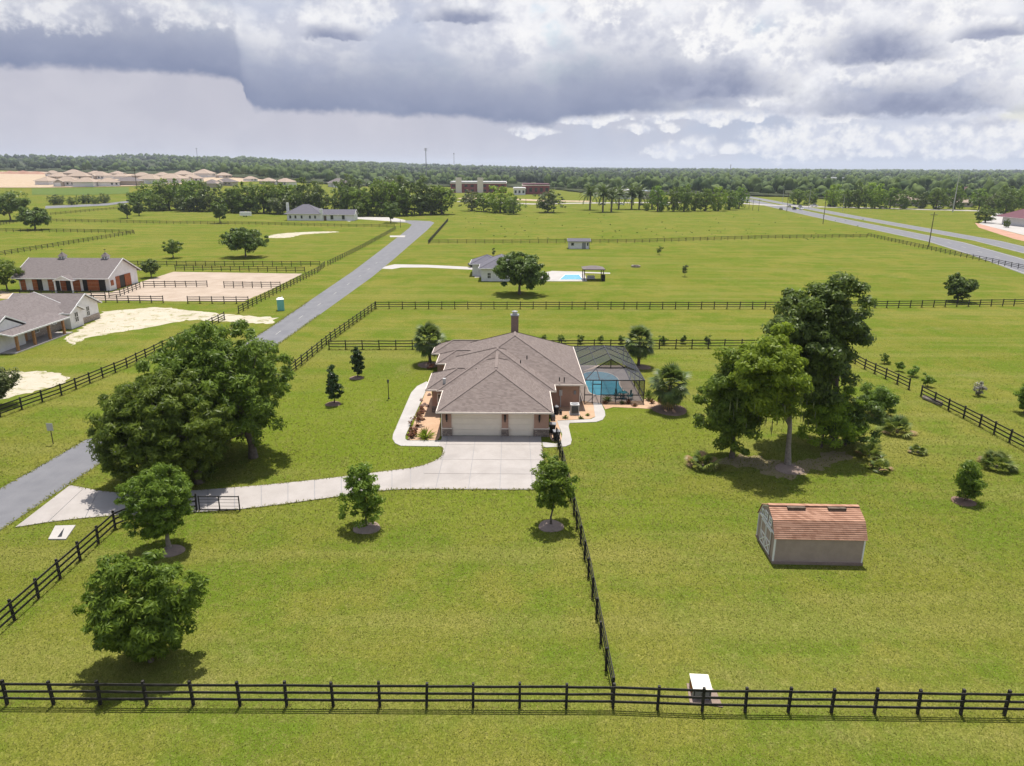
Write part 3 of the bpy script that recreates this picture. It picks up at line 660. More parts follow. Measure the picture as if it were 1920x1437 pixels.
# dark sheet under the woodland: leaf litter with the trees' shade in its colour
lv, lf_ = [], []
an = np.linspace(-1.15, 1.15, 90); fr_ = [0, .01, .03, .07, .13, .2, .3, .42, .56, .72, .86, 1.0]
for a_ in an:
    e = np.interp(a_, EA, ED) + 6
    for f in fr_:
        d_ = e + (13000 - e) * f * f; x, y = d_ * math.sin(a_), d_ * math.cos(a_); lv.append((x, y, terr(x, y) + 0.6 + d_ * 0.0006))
m_ = len(fr_)
for i in range(len(an) - 1):
    for k in range(m_ - 1): lf_.append((i * m_ + k, (i + 1) * m_ + k, (i + 1) * m_ + k + 1, i * m_ + k + 1))
tag(link('forest_floor', npmesh('forest_floor', lv, lf_, MT['litter'], True)), 'dark leaf litter beneath the far woodland, tree shade put into its colour', kind='structure')
# ================================================================== FENCES (post and three boards)
cube = MB().box(-.5, .5, -.5, .5, 0, 1)
def unit_cube(m, name):
    me = bpy.data.meshes.new(name); me.from_pydata(cube.v, [], cube.f); me.materials.append(m); return me
FM = {k: (unit_cube(MT[k], 'fence_post'), unit_cube(MT[k], 'fence_rail')) for k in ('fence', 'fence_br')}
def fence(label, pts, spacing=2.2, hgt=1.42, rails=(0.45, 0.86, 1.27), rail_h=0.125, post=0.125, m='fence', bays=1, name='board_fence', skip_end=False, side=-1):
    pts = [Vector((p[0], p[1])) for p in pts]; o = thing(name, label, 'fence', (pts[0].x, pts[0].y, 0)); rr = random.Random(label)
    pm, rm = FM[m]; org = pts[0]
    for a, b in zip(pts[:-1], pts[1:]):
        L = (b - a).length; n = max(1, round(L / spacing)); ang = math.atan2(b.y - a.y, b.x - a.x); d = (b - a) / n
        nr = Vector((-d.y, d.x)).normalized() * (post / 2 + 0.022) * side
        last = n if b is pts[-1] else n - 1
        if skip_end and b is pts[-1]: last = n - 1
        for k in range(last + 1):
            p = a + d * k - org; q = link('post', pm, o, (p.x, p.y, -0.1)); q.rotation_euler = (rr.gauss(0, .02), rr.gauss(0, .02), ang); q.scale = (post, post, hgt + 0.1 + rr.uniform(-.03, .03))
        k = 0
        while k < n:
            nb = min(bays, n - k); c = a + d * (k + nb / 2) - org + nr
            for z in rails:
                q = link('rail', rm, o, (c.x, c.y, z - rail_h / 2 + rr.uniform(-.015, .015))); q.rotation_euler = (0, rr.gauss(0, .008) / nb, ang); q.scale = (d.length * nb + 0.02, 0.042, rail_h)
            k += nb
    return o
fence('black three-board fence across the foreground, left of the utility box and the side fence', [(-26.8, 28.5), (5.0, 28.5)], 2.2, skip_end=True)
fence('black three-board fence in the foreground, right stretch passing before the utility box', [(5.0, 28.5), (9.3, 28.3), (28.0, 28.1)], 2.15)
fence('black three-board side fence running from the foreground up to the garage', [(5.02, 29.0), (4.98, 40), (4.75, 48.6), (4.45, 58), (4.3, 63.6)], 2.2)
fence('black three-board fence in the lower left, running beside the lane up to the gate', [(-28.65, 26.5), (-28.65, 46.0), (-27.6, 47.6), (-24.0, 48.9)], 2.25)
fence('black three-board fence along the lane behind the big oaks', [(-26.2, 54.2), (-27.6, 70), (-28.0, 86), (-27.3, 104), (-25.4, 129.3)], 2.35)
fence('long black three-board fence crossing behind the house, farther of the two', [(-25.2, 129.5), (45, 131.3), (68.7, 132.9), (104, 136.4)], 2.42)
fence('black three-board fence crossing close behind the house, nearer of the two', [(-26.3, 98.9), (31, 100.7), (46.2, 101.2)], 2.42)
fence('black three-board fence on the right, far stretch above the gap beside the shrubs', [(46.3, 100.5), (46.4, 90.0), (47.4, 80.9)], 2.4)
fence('black three-board fence on the right, near stretch below the gap', [(47.35, 78.2), (47.9, 68.3), (48.1, 55)], 2.4)
fence('black three-board fence along the left verge of the lane beside the neighbour yard', [(-55.5, 62), (-53.3, 69.6), (-51.4, 77), (-50, 88.7), (-49.2, 119.1)], 2.3)
fence('black fence on the near side of the arena, left part by the sand drive', [(-82.5, 134.8), (-66.8, 134.2)], 2.4)
fence('black fence on the near side of the arena, right part towards the lane', [(-62.0, 134.0), (-50.4, 134.0)], 2.4)
fence('black fence along the lane side of the arena, running up to the paddock corner', [(-48.8, 124.6), (-48.6, 150), (-48.2, 175.5), (-49.3, 187)], 2.4)
fence('short black fence inside the arena, left of the gap', [(-79.5, 152.2), (-66.3, 153.4)], 2.2)
fence('short black fence inside the arena, right of the gap', [(-62.2, 152.4), (-50.0, 152.2)], 2.2)
fence('black fence behind the arena, nearer of two parallel fences', [(-84.5, 178.2), (-51.5, 176.2)], 2.4, bays=2)
fence('black fence behind the arena and stable, farther of two parallel fences', [(-125, 185), (-50.6, 187.3)], 2.5, bays=2)
fence('thin dark fence climbing beside the lane from the arena corner', [tuple(at(x, y).xy) for x, y in ((615, 499), (680, 466), (742, 431))], 2.6, bays=3)
fence('faint brown fence across the upper left paddock below the far white house', [tuple(at(x, y).xy) for x, y in ((740, 427), (640, 426), (480, 422), (300, 420), (95, 416))], 3.2, m='fence_br', bays=3)
fence('dark fence slanting across the left paddock behind the stable', [tuple(at(x, y).xy) for x, y in ((-15, 483), (100, 464), (252, 439))], 2.6, bays=2)
fence('dark fence crossing the left paddock to its corner at right', [tuple(at(x, y).xy) for x, y in ((-15, 435), (120, 436), (250, 438))], 2.8, bays=2)
fence('dark fence at far left behind the round trees', [tuple(at(x, y).xy) for x, y in ((-15, 426), (18, 420), (45, 416))], 3.0, bays=2)
fence('dark fence on the right of the lane near its far bend', [tuple(at(x, y).xy) for x, y in ((803, 458), (822, 436), (840, 415))], 2.6, bays=2, rails=(0.45, 0.75, 1.05, 1.3), rail_h=0.2)
fence('faint brown fence crossing the far field behind the small white shed', [tuple(at(x, y).xy) for x, y in ((806, 457), (960, 457), (1190, 456), (1440, 448), (1625, 446))], 3.0, m='fence_br', bays=3)
fence('dark fence along the highway on the right', [tuple(at(x, y).xy) for x, y in ((1627, 444), (1700, 460), (1790, 480), (1860, 494), (1935, 510))], 2.8, bays=2)
fence('dark pen fence before the right end of the stable', [tuple(at(x, y).xy) for x, y in ((205, 558), (226, 556), (263, 541))], 1.9)
fence('dark pen fence before the stable doors', [tuple(at(x, y).xy) for x, y in ((38, 556), (120, 558), (198, 558))], 2.4)
fence('low dark fence before the far left fields', [tuple(at(x, y).xy) for x, y in ((95, 404), (160, 398), (235, 391))], 4, m='fence_br', bays=3)

# driveway gate: black pipe frame
gt = thing('driveway_gate', 'black metal two-panel gate standing open along the driveway edge', 'gate', at(375, 958))
L = 3.05
for x in (0, L / 2, L): MB().tube((x, 0, 0), (x, 0, 1.25), 0.05, n=8).build('upright', MT['black'], gt)
for z in (0.12, 1.2): MB().tube((0, 0, z), (L, 0, z), 0.045, n=8).build('crossbar', MT['black'], gt)
for z in (0.4, 0.68, 0.95): MB().tube((0, 0, z), (L, 0, z), 0.014, n=6).build('wire', MT['black'], gt)
tag(MB().box(-.14, .14, -.14, .14, 0, 2.0).box(-.17, .17, -.17, .17, 2.0, 2.08).build('gate_post', MT['black'], loc=at(376, 905)), 'tall black gate post under the front oak', 'post')

# ================================================================== TREES
def trunk_mb(h, r, limbs, rng, lean=0.0, root=True, forks=None):
    mb = MB(); n = 5; prev = Vector((0, 0, -0.1)); pr = r * (1.35 if root else 1.05); path = [prev]
    for k in range(1, n + 1):
        p = Vector((lean * h * (k / n) ** 1.5 + rng.normal() * 0.03 * h * 0.3, rng.normal() * 0.03 * h * 0.3, h * k / n)); rr = r * (1 - 0.55 * k / n)
        mb.tube(prev, p, pr, rr, 8, False); prev, pr = p, rr; path.append(p)
    for c in limbs:
        c = Vector(c); k = rng.integers(2, n + 1); s = path[k]; m = s.lerp(c, 0.5) + Vector((rng.normal() * .2, rng.normal() * .2, 0.10 * (c - s).length)); rr = r * rng.uniform(0.22, 0.42)
        mb.tube(s, m, rr, rr * 0.6, 5, False); mb.tube(m, c, rr * 0.6, rr * 0.15, 5, False)
    return mb
def place_tree(name, label, cat, px, py, top, wpx, bot, leaf, nclump, nleaf, L, Wd=0.42, seed=0, trunk_r=None, bark='bark', group=None, cx=0.0, limbs=12, dk=1.0, lean=0.0, **kw):
    """a tree standing at photo pixel (px,py); crown from pixel row `bot` to `top`, `wpx` pixels wide"""
    rg = np.random.default_rng(seed + 100); p = at(px, py); dep = depth(p.x, p.y, 4)
    rx = wpx / 2 / FPX * dep; q = Vector((p.x, p.y + 0.15 * rx, 0))
    zt, zb = zat(q, top), max(0.1, zat(Vector((p.x, p.y - 0.35 * rx, 0)), bot)); zt = max(zt, zb + 0.4)
    if dep > 125: zb = 0.10 * zt; zt *= 1.04
    rz = (zt - zb) / 2; zc = (zt + zb) / 2; kw.setdefault('bottom', 0.85)
    v, f, C = crown(rg, rx * 0.93, rx * 0.93 * dk, rz * 0.93, nclump, nleaf, L, Wd, **kw)
    off = cx / FPX * dep
    o = thing(name, label, cat, p, 0, group)
    v = v + np.array([off, 0, zc]); C = C + np.array([off, 0, zc])
    tr = trunk_r or 0.035 * (zt) + 0.04
    lim = C[rg.permutation(len(C))[:limbs]]
    trunk_mb(zc if zc > zb + .1 else zb + 0.3, tr, lim, rg, lean=off * 0.3 / max(zc, 1) if off else lean).build('trunk', MT[bark], o, smooth=True)
    link('crown', npmesh('crown', v, f, LF[leaf]), o)
    return o
def ring(px, py, rad, label, m='ring'):
    o = at(px, py); n = 26; mb = MB(); pr = [(rad, -0.02), (rad * 0.96, 0.05), (rad * 0.6, 0.09), (0.0, 0.12)]
    for i in range(len(pr) - 1):
        for k in range(n):
            a, b = 6.283 * k / n, 6.283 * (k + 1) / n; r0, z0 = pr[i]; r1, z1 = pr[i + 1]; j0 = 1 + 0.05 * math.sin(3 * a + px); j1 = 1 + 0.05 * math.sin(3 * b + px)
            q = [(r0 * j0 * math.cos(a), r0 * j0 * math.sin(a), z0), (r0 * j1 * math.cos(b), r0 * j1 * math.sin(b), z0), (r1 * j1 * math.cos(b), r1 * j1 * math.sin(b), z1)]
            if r1 > 0: q.append((r1 * j0 * math.cos(a), r1 * j0 * math.sin(a), z1))
            mb.poly(q)
    return tag(mb.build('mulch_ring', MT[m], loc=o), label, 'mulch bed')
# the pair of big oaks
place_tree('oak_tree', 'big spreading oak behind, taller of the pair at the lane', 'tree', 475, 858, 596, 262, 880, 'oak', 480, 64000, 0.46, 0.27, 1, 0.36, cx=-58, limbs=26, clump=0.12, shell=0.6, lump=0.13, dk=0.95, bottom=1.0)
place_tree('oak_tree', 'big spreading oak in front, left of the pair, shading the driveway', 'tree', 374, 905, 684, 272, 925, 'oak', 480, 64000, 0.44, 0.27, 2, 0.34, cx=-54, limbs=26, clump=0.12, shell=0.6, lump=0.13, dk=0.85, bottom=1.0)
place_tree('shade_tree', 'rounded young tree in a mulch ring beside the gate', 'tree', 318, 1030, 866, 134, 1022, 'oak_l', 260, 26000, 0.28, 0.27, 3, 0.16, cx=-12, clump=0.14, shell=0.6, lump=0.08, bottom=1.0, bark='bark_l')
ring(322, 1034, 0.85, 'grey mulch ring under the rounded tree beside the gate')
place_tree('shade_tree', 'dense low-branched green tree in the lower left corner', 'tree', 283, 1240, 1036, 215, 1258, 'oak_l', 230, 26000, 0.38, 0.26, 4, 0.13, dk=0.78, clump=0.16, lump=0.2, shell=0.5, bottom=1.0)
place_tree('shade_tree', 'small sparse tree in a mulch ring below the driveway', 'tree', 687, 988, 865, 104, 985, 'oak_l', 80, 6000, 0.25, 0.42, 5, 0.08, clump=0.19, lump=0.3, shell=0.35, cone=0.25, bottom=1.0)
ring(688, 990, 1.0, 'grey mulch ring under the small sparse tree below the driveway')
place_tree('shade_tree', 'slender green tree in a mulch ring beside the side fence', 'tree', 1033, 985, 838, 96, 978, 'oak_l', 90, 9500, 0.25, 0.40, 6, 0.08, clump=0.19, lump=0.2, shell=0.35, bottom=1.0)
ring(1033, 987, 0.95, 'grey mulch ring under the slender tree beside the side fence')
place_tree('magnolia_tree', 'dark narrow magnolia on the lawn, nearer of the two', 'tree', 627, 757, 680, 40, 756, 'mag', 60, 4600, 0.26, 0.5, 7, 0.07, cone=0.55, clump=0.22, shell=0.3, bottom=1.0, lump=.1)
ring(625, 758, 0.9, 'dark mulch ring under the nearer magnolia', 'redmulch')
place_tree('magnolia_tree', 'dark narrow magnolia on the lawn, farther of the two', 'tree', 671, 708, 645, 35, 708, 'mag', 60, 4400, 0.26, 0.5, 8, 0.07, cone=0.55, clump=0.22, shell=0.3, bottom=1.0, lump=.1)
ring(669, 709, 0.9, 'dark mulch ring under the farther magnolia', 'redmulch')
# the group on the right
place_tree('live_oak_tree', 'tallest dark tree of the right-hand group', 'tree', 1562, 830, 494, 190, 790, 'dark', 220, 56000, 0.40, 0.48, 9, 0.38, cx=-62, limbs=24, clump=0.17, lump=0.26, shell=0.45, bottom=1.0)
place_tree('tall_tree', 'bright green middle tree with bare trunk in the right-hand group', 'tree', 1477, 872, 592, 170, 800, 'bright', 120, 28000, 0.36, 0.45, 10, 0.26, cx=-56, limbs=18, clump=0.20, lump=0.35, shell=0.4, bark='bark_l', bottom=1.0)
place_tree('tall_tree', 'leftmost leafy tree of the right-hand group', 'tree', 1372, 858, 645, 132, 868, 'oak_l', 130, 26000, 0.34, 0.45, 12, 0.24, cx=-8, limbs=16, clump=0.20, lump=0.3, shell=0.4, bottom=1.0)
place_tree('small_tree', 'light green small tree before the tallest dark tree', 'tree', 1540, 840, 718, 112, 845, 'bright', 80, 12000, 0.32, 0.42, 13, 0.1, cx=10, clump=0.22, lump=0.3, shell=0.4)
place_tree('small_tree', 'dark leafy undergrowth tree at the foot of the tallest tree', 'tree', 1585, 835, 735, 110, 845, 'dark', 80, 12000, 0.34, 0.4, 14, 0.1, clump=0.22, lump=0.25, shell=0.3)
ring(1480, 880, 1.25, 'stone-edged mulch ring round the bare trunk of the right-hand group')
# hanging moss on the middle tree
mo = at(1477, 872); rgm = np.random.default_rng(77); Pm = np.stack([rgm.normal(-2.0, 2.2, 150), rgm.normal(0, 1.6, 150), rgm.uniform(4.0, 7.5, 150)], 1)
Nm = np.stack([rgm.normal(size=150), rgm.normal(size=150), np.zeros(150)], 1)
Vm, Fm = leaf_quads(Pm, Nm, rgm.uniform(0.6, 1.5, 150), 0.12, rgm, droop=40)
link('hanging_moss', npmesh('hanging_moss', Vm, Fm, LF['moss']), [o for o in bpy.data.objects if o.name.startswith('tall_tree')][0])['kind'] = 'stuff'
place_tree('shrub', 'round dark green bush right of the tall trees', 'shrub', 1648, 780, 716, 72, 795, 'oak', 70, 9000, 0.28, 0.35, 15, 0.06, clump=0.3, shell=0.2, bottom=1.0)
place_tree('shrub', 'tall feathery shrub standing alone on the right lawn', 'shrub', 1808, 940, 864, 62, 962, 'oak_l', 60, 5200, 0.30, 0.30, 16, 0.05, cone=0.35, clump=0.3, shell=0.15, bottom=1.0, up=0.2)
ring(1806, 941, 0.9, 'brown mulch patch under the lone feathery shrub', 'redmulch')
# trees elsewhere in the yards
place_tree('oak_tree', 'big round dark oak before the house with the open-air pool', 'tree', 974, 552, 475, 98, 545, 'dark', 160, 15000, 0.60, 0.45, 17, 0.28, clump=0.17, lump=0.12, bottom=0.9)
place_tree('oak_tree', 'round dark tree standing in the long fence line at right', 'tree', 1795, 566, 516, 58, 560, 'dark', 90, 6500, 0.50, 0.5, 18, 0.18, clump=0.2, lump=0.25)
place_tree('sapling', 'thin upright sapling in the far paddock, nearer one', 'tree', 1284, 519, 494, 14, 514, 'olive', 14, 260, 0.45, 0.4, 19, 0.05, clump=0.35, shell=0.1)
place_tree('sapling', 'small rounded sapling in the far paddock, farther one', 'tree', 1236, 478, 461, 14, 474, 'oak', 14, 300, 0.45, 0.4, 20, 0.06, clump=0.35)
place_tree('shade_tree', 'leafy tree cut by the right edge of the picture', 'tree', 1920, 775, 712, 44, 770, 'oak_l', 30, 3200, 0.32, 0.4, 23, 0.09, clump=0.3)
place_tree('shade_tree', 'olive green tree cut by the left edge beside the sand patch', 'tree', -2, 762, 682, 74, 757, 'olive', 90, 6500, 0.34, 0.4, 24, 0.14, clump=0.27)
place_tree('oak_tree', 'big round dark tree in the paddock behind the arena', 'tree', 461, 482, 426, 82, 478, 'dark', 120, 9000, 0.7, 0.45, 25, 0.25, clump=0.2, lump=0.15)
place_tree('shade_tree', 'small forked tree in the paddock behind the arena', 'tree', 325, 484, 449, 38, 479, 'oak', 34, 2200, 0.6, 0.4, 26, 0.15, clump=0.28)
place_tree('shade_tree', 'bushy dark tree at the right end of the stable', 'tree', 284, 521, 488, 42, 521, 'dark', 34, 2600, 0.55, 0.4, 27, 0.12, clump=0.3)
place_tree('shade_tree', 'green tree at the left end of the stable', 'tree', 14, 545, 484, 62, 535, 'oak', 44, 4200, 0.55, 0.4, 28, 0.15, clump=0.28)
place_tree('shade_tree', 'small sapling behind the house with the open-air pool', 'tree', 925, 482, 465, 10, 480, 'olive', 10, 160, 0.5, 0.4, 29, 0.05, clump=0.35)
place_tree('shade_tree', 'dark tree beside the lane at its far bend', 'tree', 733, 418, 379, 30, 412, 'dark', 34, 2000, 1.1, 0.45, 30, 0.22, clump=0.28)
place_tree('shade_tree', 'lone round tree in the upper left paddock', 'tree', 413, 419, 378, 32, 412, 'dark', 34, 2000, 1.1, 0.45, 31, 0.25, clump=0.28)
place_tree('shade_tree', 'left of two small trees before the far wood edge', 'tree', 239, 410, 379, 28, 405, 'dark', 30, 1600, 1.1, 0.45, 32, 0.25, clump=0.28)
place_tree('shade_tree', 'right of two small trees before the far wood edge', 'tree', 261, 405, 378, 25, 401, 'dark', 30, 1500, 1.1, 0.45, 33, 0.25, clump=0.28)
place_tree('oak_tree', 'broad round tree at far left before the fence corner', 'tree', 66, 431, 387, 58, 425, 'dark', 60, 4200, 1.0, 0.45, 34, 0.3, clump=0.26, lump=0.1)
place_tree('oak_tree', 'large dark oak at the left edge of the far paddock', 'tree', 20, 414, 358, 80, 412, 'dark', 60, 4200, 1.2, 0.45, 35, 0.35, clump=0.26)
# leafy shrubs along fences
fp = [(1020, 641, 627, 12), (1052, 645, 627, 13), (1088, 645, 627, 13), (1126, 644, 626, 13), (1164, 645, 627, 13), (1244, 646, 626, 14), (1282, 645, 627, 13), (1326, 645, 627, 12)]
ordn = ['leftmost', 'second', 'third', 'fourth', 'fifth', 'sixth', 'seventh', 'rightmost']
for i, (x, y, tp, wd) in enumerate(fp):
    place_tree('young_shrub', f'{ordn[i]} of the eight small upright shrubs behind the fence beyond the pool', 'shrub', x, y, tp, wd + 3, y + 5, 'oak', 14, 500, 0.28, 0.4, 40 + i, 0.04, group='upright shrubs along the fence', clump=0.36, shell=0.1, bottom=1.0, limbs=4)
for i, (x, y, tp, wd) in enumerate([(1658, 682, 661, 17), (1685, 696, 676, 16), (1712, 706, 685, 19), (1739, 725, 699, 21)]):
    place_tree('young_shrub', f"{['farthest', 'second farthest', 'second nearest', 'nearest'][i]} of four dark shrubs beside the right fence gap", 'shrub', x, y, tp, wd + 4, y + 7, 'oak_l', 14, 700, 0.28, 0.4, 50 + i, 0.04, group='dark shrubs beside the right fence', clump=0.36, shell=0.1, bottom=1.0, limbs=4)
place_tree('dead_shrub', 'grey half-dead shrub in the right-hand field', 'shrub', 1835, 742, 708, 26, 742, 'grey', 16, 420, 0.34, 0.35, 55, 0.05, clump=0.36, shell=0.1, bottom=1.0)

# ---- fan palms
def fan_leaf(rg, n=13, span=2.6, L=1.0, pet=0.9):
    mb = MB(); mb.tube((0, 0, 0), (pet, 0, 0), 0.022, 0.014, 4, False)
    for k in range(n):
        a = -span / 2 + span * k / (n - 1); l = L * (0.75 + 0.25 * math.cos(a)); d = Vector((math.cos(a), math.sin(a), 0)); b = Vector((-d.y, d.x, 0)); p = Vector((pet, 0, 0)); wd = 0.085 * L
        mid = p + d * l * 0.55 + Vector((0, 0, 0.03)); tip = p + d * l + Vector((0, 0, -0.22 * L - 0.1 * L * abs(a)))
        mb.poly([p, mid + b * wd, tip, mid - b * wd])
    return mb
rgp = random.Random(3)
fan_me = {k: fan_leaf(rgp).build('frond', LF[k]) for k in ('palm', 'dead')}
FAN = {k: o.data for k, o in fan_me.items()}
for o in fan_me.values(): bpy.data.objects.remove(o)
def palm(label, px, py, top, wpx, seed):
    rg = random.Random(seed); p = at(px, py); dep = depth(p.x, p.y, 3); zt = zat(p, top); rad_ = wpx / 2 / FPX * dep
    o = thing('cabbage_palm', label, 'palm tree', p, rg.uniform(0, 6)); hh = zt - rad_ * 0.95
    mb = MB(); prev = Vector((0, 0, -.1)); n = 7
    for k in range(1, n + 1):
        q = Vector((rg.gauss(0, .02), rg.gauss(0, .02), hh * k / n)); mb.tube(prev, q, 0.21, 0.19 + 0.03 * (k % 2), 9, k == n); prev = q
    mb.build('trunk', MT['bark'], o)
    for k in range(54):
        f = k / 54; el = R(84 - 150 * f ** .9 + rg.uniform(-10, 10)); az = k * 2.39996 + rg.uniform(-.2, .2); s = rad_ / 1.55 * rg.uniform(0.85, 1.1)
        q = link('frond', FAN['dead' if f > 0.93 else 'palm'], o, (0, 0, hh + 0.1 - 0.25 * f)); q.rotation_euler = (rg.uniform(-.4, .4), -el, az); q.scale = (s, s, s)
    return o
palm('tall cabbage palm at the left rear corner of the house', 806, 682, 612, 58, 1)
palm('cabbage palm behind the pool cage', 1197, 687, 616, 56, 2)
palm('wide cabbage palm in a round bed right of the pool cage', 1254, 768, 690, 72, 4)
ring(1256, 769, 1.9, 'round dark mulch bed under the wide palm right of the pool cage', 'redmulch')
ring(1204, 689, 1.2, 'round mulch bed under the palm behind the pool cage', 'redmulch')
ring(804, 685, 1.5, 'dark mulch bed under the palm at the left rear of the house', 'redmulch')
def palmetto(label, px, py, wpx, hpx, seed, dry=0.25, n=26):
    rg = random.Random(seed); p = at(px, py); dep = depth(p.x, p.y, .5); rad_ = wpx / 2 / FPX * dep
    o = thing('saw_palmetto', label, 'palmetto', p, rg.uniform(0, 6), 'saw palmettos on the right lawn')
    MB().tube((0, 0, -.05), (0, 0, .25), .18, .1, 7).build('stem', MT['bark'], o)
    for k in range(n):
        el = R(rg.uniform(8, 80)); az = k * 2.39996; s = rad_ / 1.6 * rg.uniform(0.75, 1.1); a = rg.uniform(0, rad_ * 0.35)
        q = link('frond', FAN['dead' if (rg.random() < dry and el < R(40)) else 'palm'] if rg.random() < .5 else PMT, o, (a * math.cos(az), a * math.sin(az), 0.1)); q.rotation_euler = (rg.uniform(-.5, .5), -el, az); q.scale = (s, s, s)
_o = fan_leaf(rgp, 11, 2.8).build('frond', LF['palmetto']); PMT = _o.data; bpy.data.objects.remove(_o)
for i, a in enumerate([('large saw palmetto clump right of the round bush', 1682, 812, 58, 45, 1), ('dry-edged saw palmetto at the right foot of the tall trees', 1630, 858, 50, 45, 2, .6), ('small yellowish saw palmetto next to a bare patch', 1650, 882, 36, 30, 3, .5), ('brownish saw palmetto left of the tall trees', 1318, 876, 56, 40, 4, .7), ('tiny saw palmetto alone on the lawn', 1721, 850, 28, 18, 5), ('spreading saw palmetto near the right fence', 1868, 878, 58, 34, 6)]): palmetto(*a)

ORD = ['first', 'second', 'third', 'fourth', 'fifth', 'sixth', 'seventh', 'eighth', 'ninth', 'tenth', 'eleventh', 'twelfth', 'thirteenth', 'fourteenth', 'fifteenth', 'sixteenth', 'seventeenth', 'eighteenth']
# ---- belt of trees beyond the paddocks: shared meshes, one object each
BELT = []
for i in range(8):
    rg = np.random.default_rng(300 + i); lf = ['dark', 'oak', 'oak', 'olive', 'dark', 'oak_l', 'oak', 'bright'][i]
    v, f, C = crown(rg, 1, 1, 1, 90, 2600, 0.14, 0.6, 0.21, 0.5, 0.25, bottom=1.0)
    BELT.append((npmesh('crown', v, f, LF[lf]), C))
tk = {}
def belt_tree(i, label, px, py, top, wpx, group, dense=True):
    p = at(px, py); dep = depth(p.x, p.y, p.z + 5); rx = wpx / 2 / FPX * dep; H = max(2.5, zat(p, top) - p.z); zb = H * (-0.06 if dense else 0.10)
    o = thing('belt_tree', label, 'tree', p, random.uniform(0, 6.28), group)
    me, C = BELT[i]
    q = link('crown', me, o, (0, 0, (H + zb) / 2)); q.scale = (rx * 0.95, rx * 0.95, (H - zb) / 2 * 0.95)
    if i not in tk:
        t_ = trunk_mb(0.6, 0.035, [Vector((c[0] * .45, c[1] * .45, 0.55 + c[2] * .4)) for c in C[:8]], np.random.default_rng(i)).build('trunk', MT['bark']); tk[i] = t_.data; bpy.data.objects.remove(t_)
    q = link('trunk', tk[i], o); q.scale = (H * .9, H * .9, H)
rb = random.Random(9)
stands = [('belt tree from the left, west of the far white house', 'wood belt left of the white house', [(262, 392, 352, 46), (290, 394, 342, 52), (318, 394, 338, 48), (345, 394, 332, 50), (370, 396, 336, 52), (395, 397, 345, 44), (300, 396, 362, 40), (355, 397, 365, 42), (425, 397, 368, 36)]),
          ('belt tree from the left, close behind the far white house', 'wood belt behind the white house', [(442, 399, 345, 50), (468, 399, 338, 54), (495, 400, 343, 48), (520, 400, 340, 52), (548, 400, 344, 54), (575, 402, 338, 56), (600, 403, 345, 44), (455, 400, 365, 40), (530, 402, 368, 44)]),
          ('belt tree from the left, between white house and lane end', 'wood belt left of the lane end', [(642, 404, 345, 40), (664, 404, 342, 46), (690, 405, 348, 48), (712, 405, 340, 46), (738, 405, 338, 52), (762, 404, 335, 56), (788, 403, 336, 54), (828, 402, 338, 62), (808, 403, 350, 44), (676, 406, 372, 36), (720, 406, 375, 36), (660, 380, 325, 44), (735, 375, 330, 50)])]
kinds = [0, 1, 2, 0, 3, 1, 4, 5, 2, 6]
for lab, grp, lst in stands:
    for k, (x, y, tp, wd) in enumerate(sorted(lst)):
        belt_tree(kinds[(k * 3 + len(lst)) % 10], f'{ORD[k]} {lab}', x, y, tp, wd * 1.2, grp)
for k, (x, y, tp, wd, lab, i) in enumerate([(884, 396, 357, 40, 'small olive tree, leftmost of the four right of the dark belt', 3), (907, 397, 360, 40, 'dark-limbed tree second right of the dark belt', 5), (938, 399, 348, 62, 'widest tree of the four right of the dark belt', 7), (963, 402, 366, 40, 'low dense bush-like tree at the right of the four', 1), (1027, 399, 356, 56, 'greyish bamboo-like clump standing alone before the side street', 3)]): belt_tree(i, lab, x, y, tp, wd, None)
for k, (x, y, tp, wd) in enumerate(sorted([(1233, 397, 346, 34), (1262, 397, 352, 32), (1282, 397, 348, 36), (1303, 396, 356, 30), (1322, 396, 352, 34), (1346, 396, 350, 36), (1368, 394, 354, 32), (1385, 392, 350, 30), (1212, 396, 376, 16), (1240, 397, 384, 14)])):
    belt_tree(rb.choice([1, 2, 5, 7]), f'{ORD[k]} leafy tree from the left beside the highway bend', x, y, tp, wd, 'trees beside the highway bend')
for k, (x, y, tp, wd) in enumerate([(100, 384, 367, 20), (112, 384, 366, 22), (135, 385, 370, 22), (155, 382, 366, 20), (166, 382, 365, 20), (180, 383, 368, 18), (197, 381, 364, 24)]):
    belt_tree(0, f'{ORD[k]} small dark bush from the left in the row before the new houses', x, y, tp, wd, 'bush row before the new houses')
for k, (x, y, tp, wd, i) in enumerate(sorted([(1560, 388, 345, 36, 7), (1585, 390, 352, 34, 1), (1610, 391, 345, 40, 2), (1640, 391, 342, 44, 7), (1668, 392, 350, 36, 5), (1695, 392, 355, 36, 1), (1725, 392, 362, 32, 0), (1755, 393, 345, 40, 6), (1790, 393, 350, 36, 2), (1835, 394, 352, 40, 5), (1860, 398, 362, 40, 3), (1900, 396, 352, 46, 1), (1920, 394, 345, 40, 5), (1520, 386, 355, 34, 2), (1495, 384, 350, 32, 6)])):
    belt_tree(i, f'{ORD[k]} tree from the left in the wood edge beyond the highway', x, y, tp, wd, 'wood edge beyond the highway')
belt_tree(4, 'dark spreading tree beside the parking lot at right', 1847, 418, 384, 42, None)
belt_tree(0, 'dark conifer-like tree left of the maroon roofed building', 1884, 404, 352, 44, None)
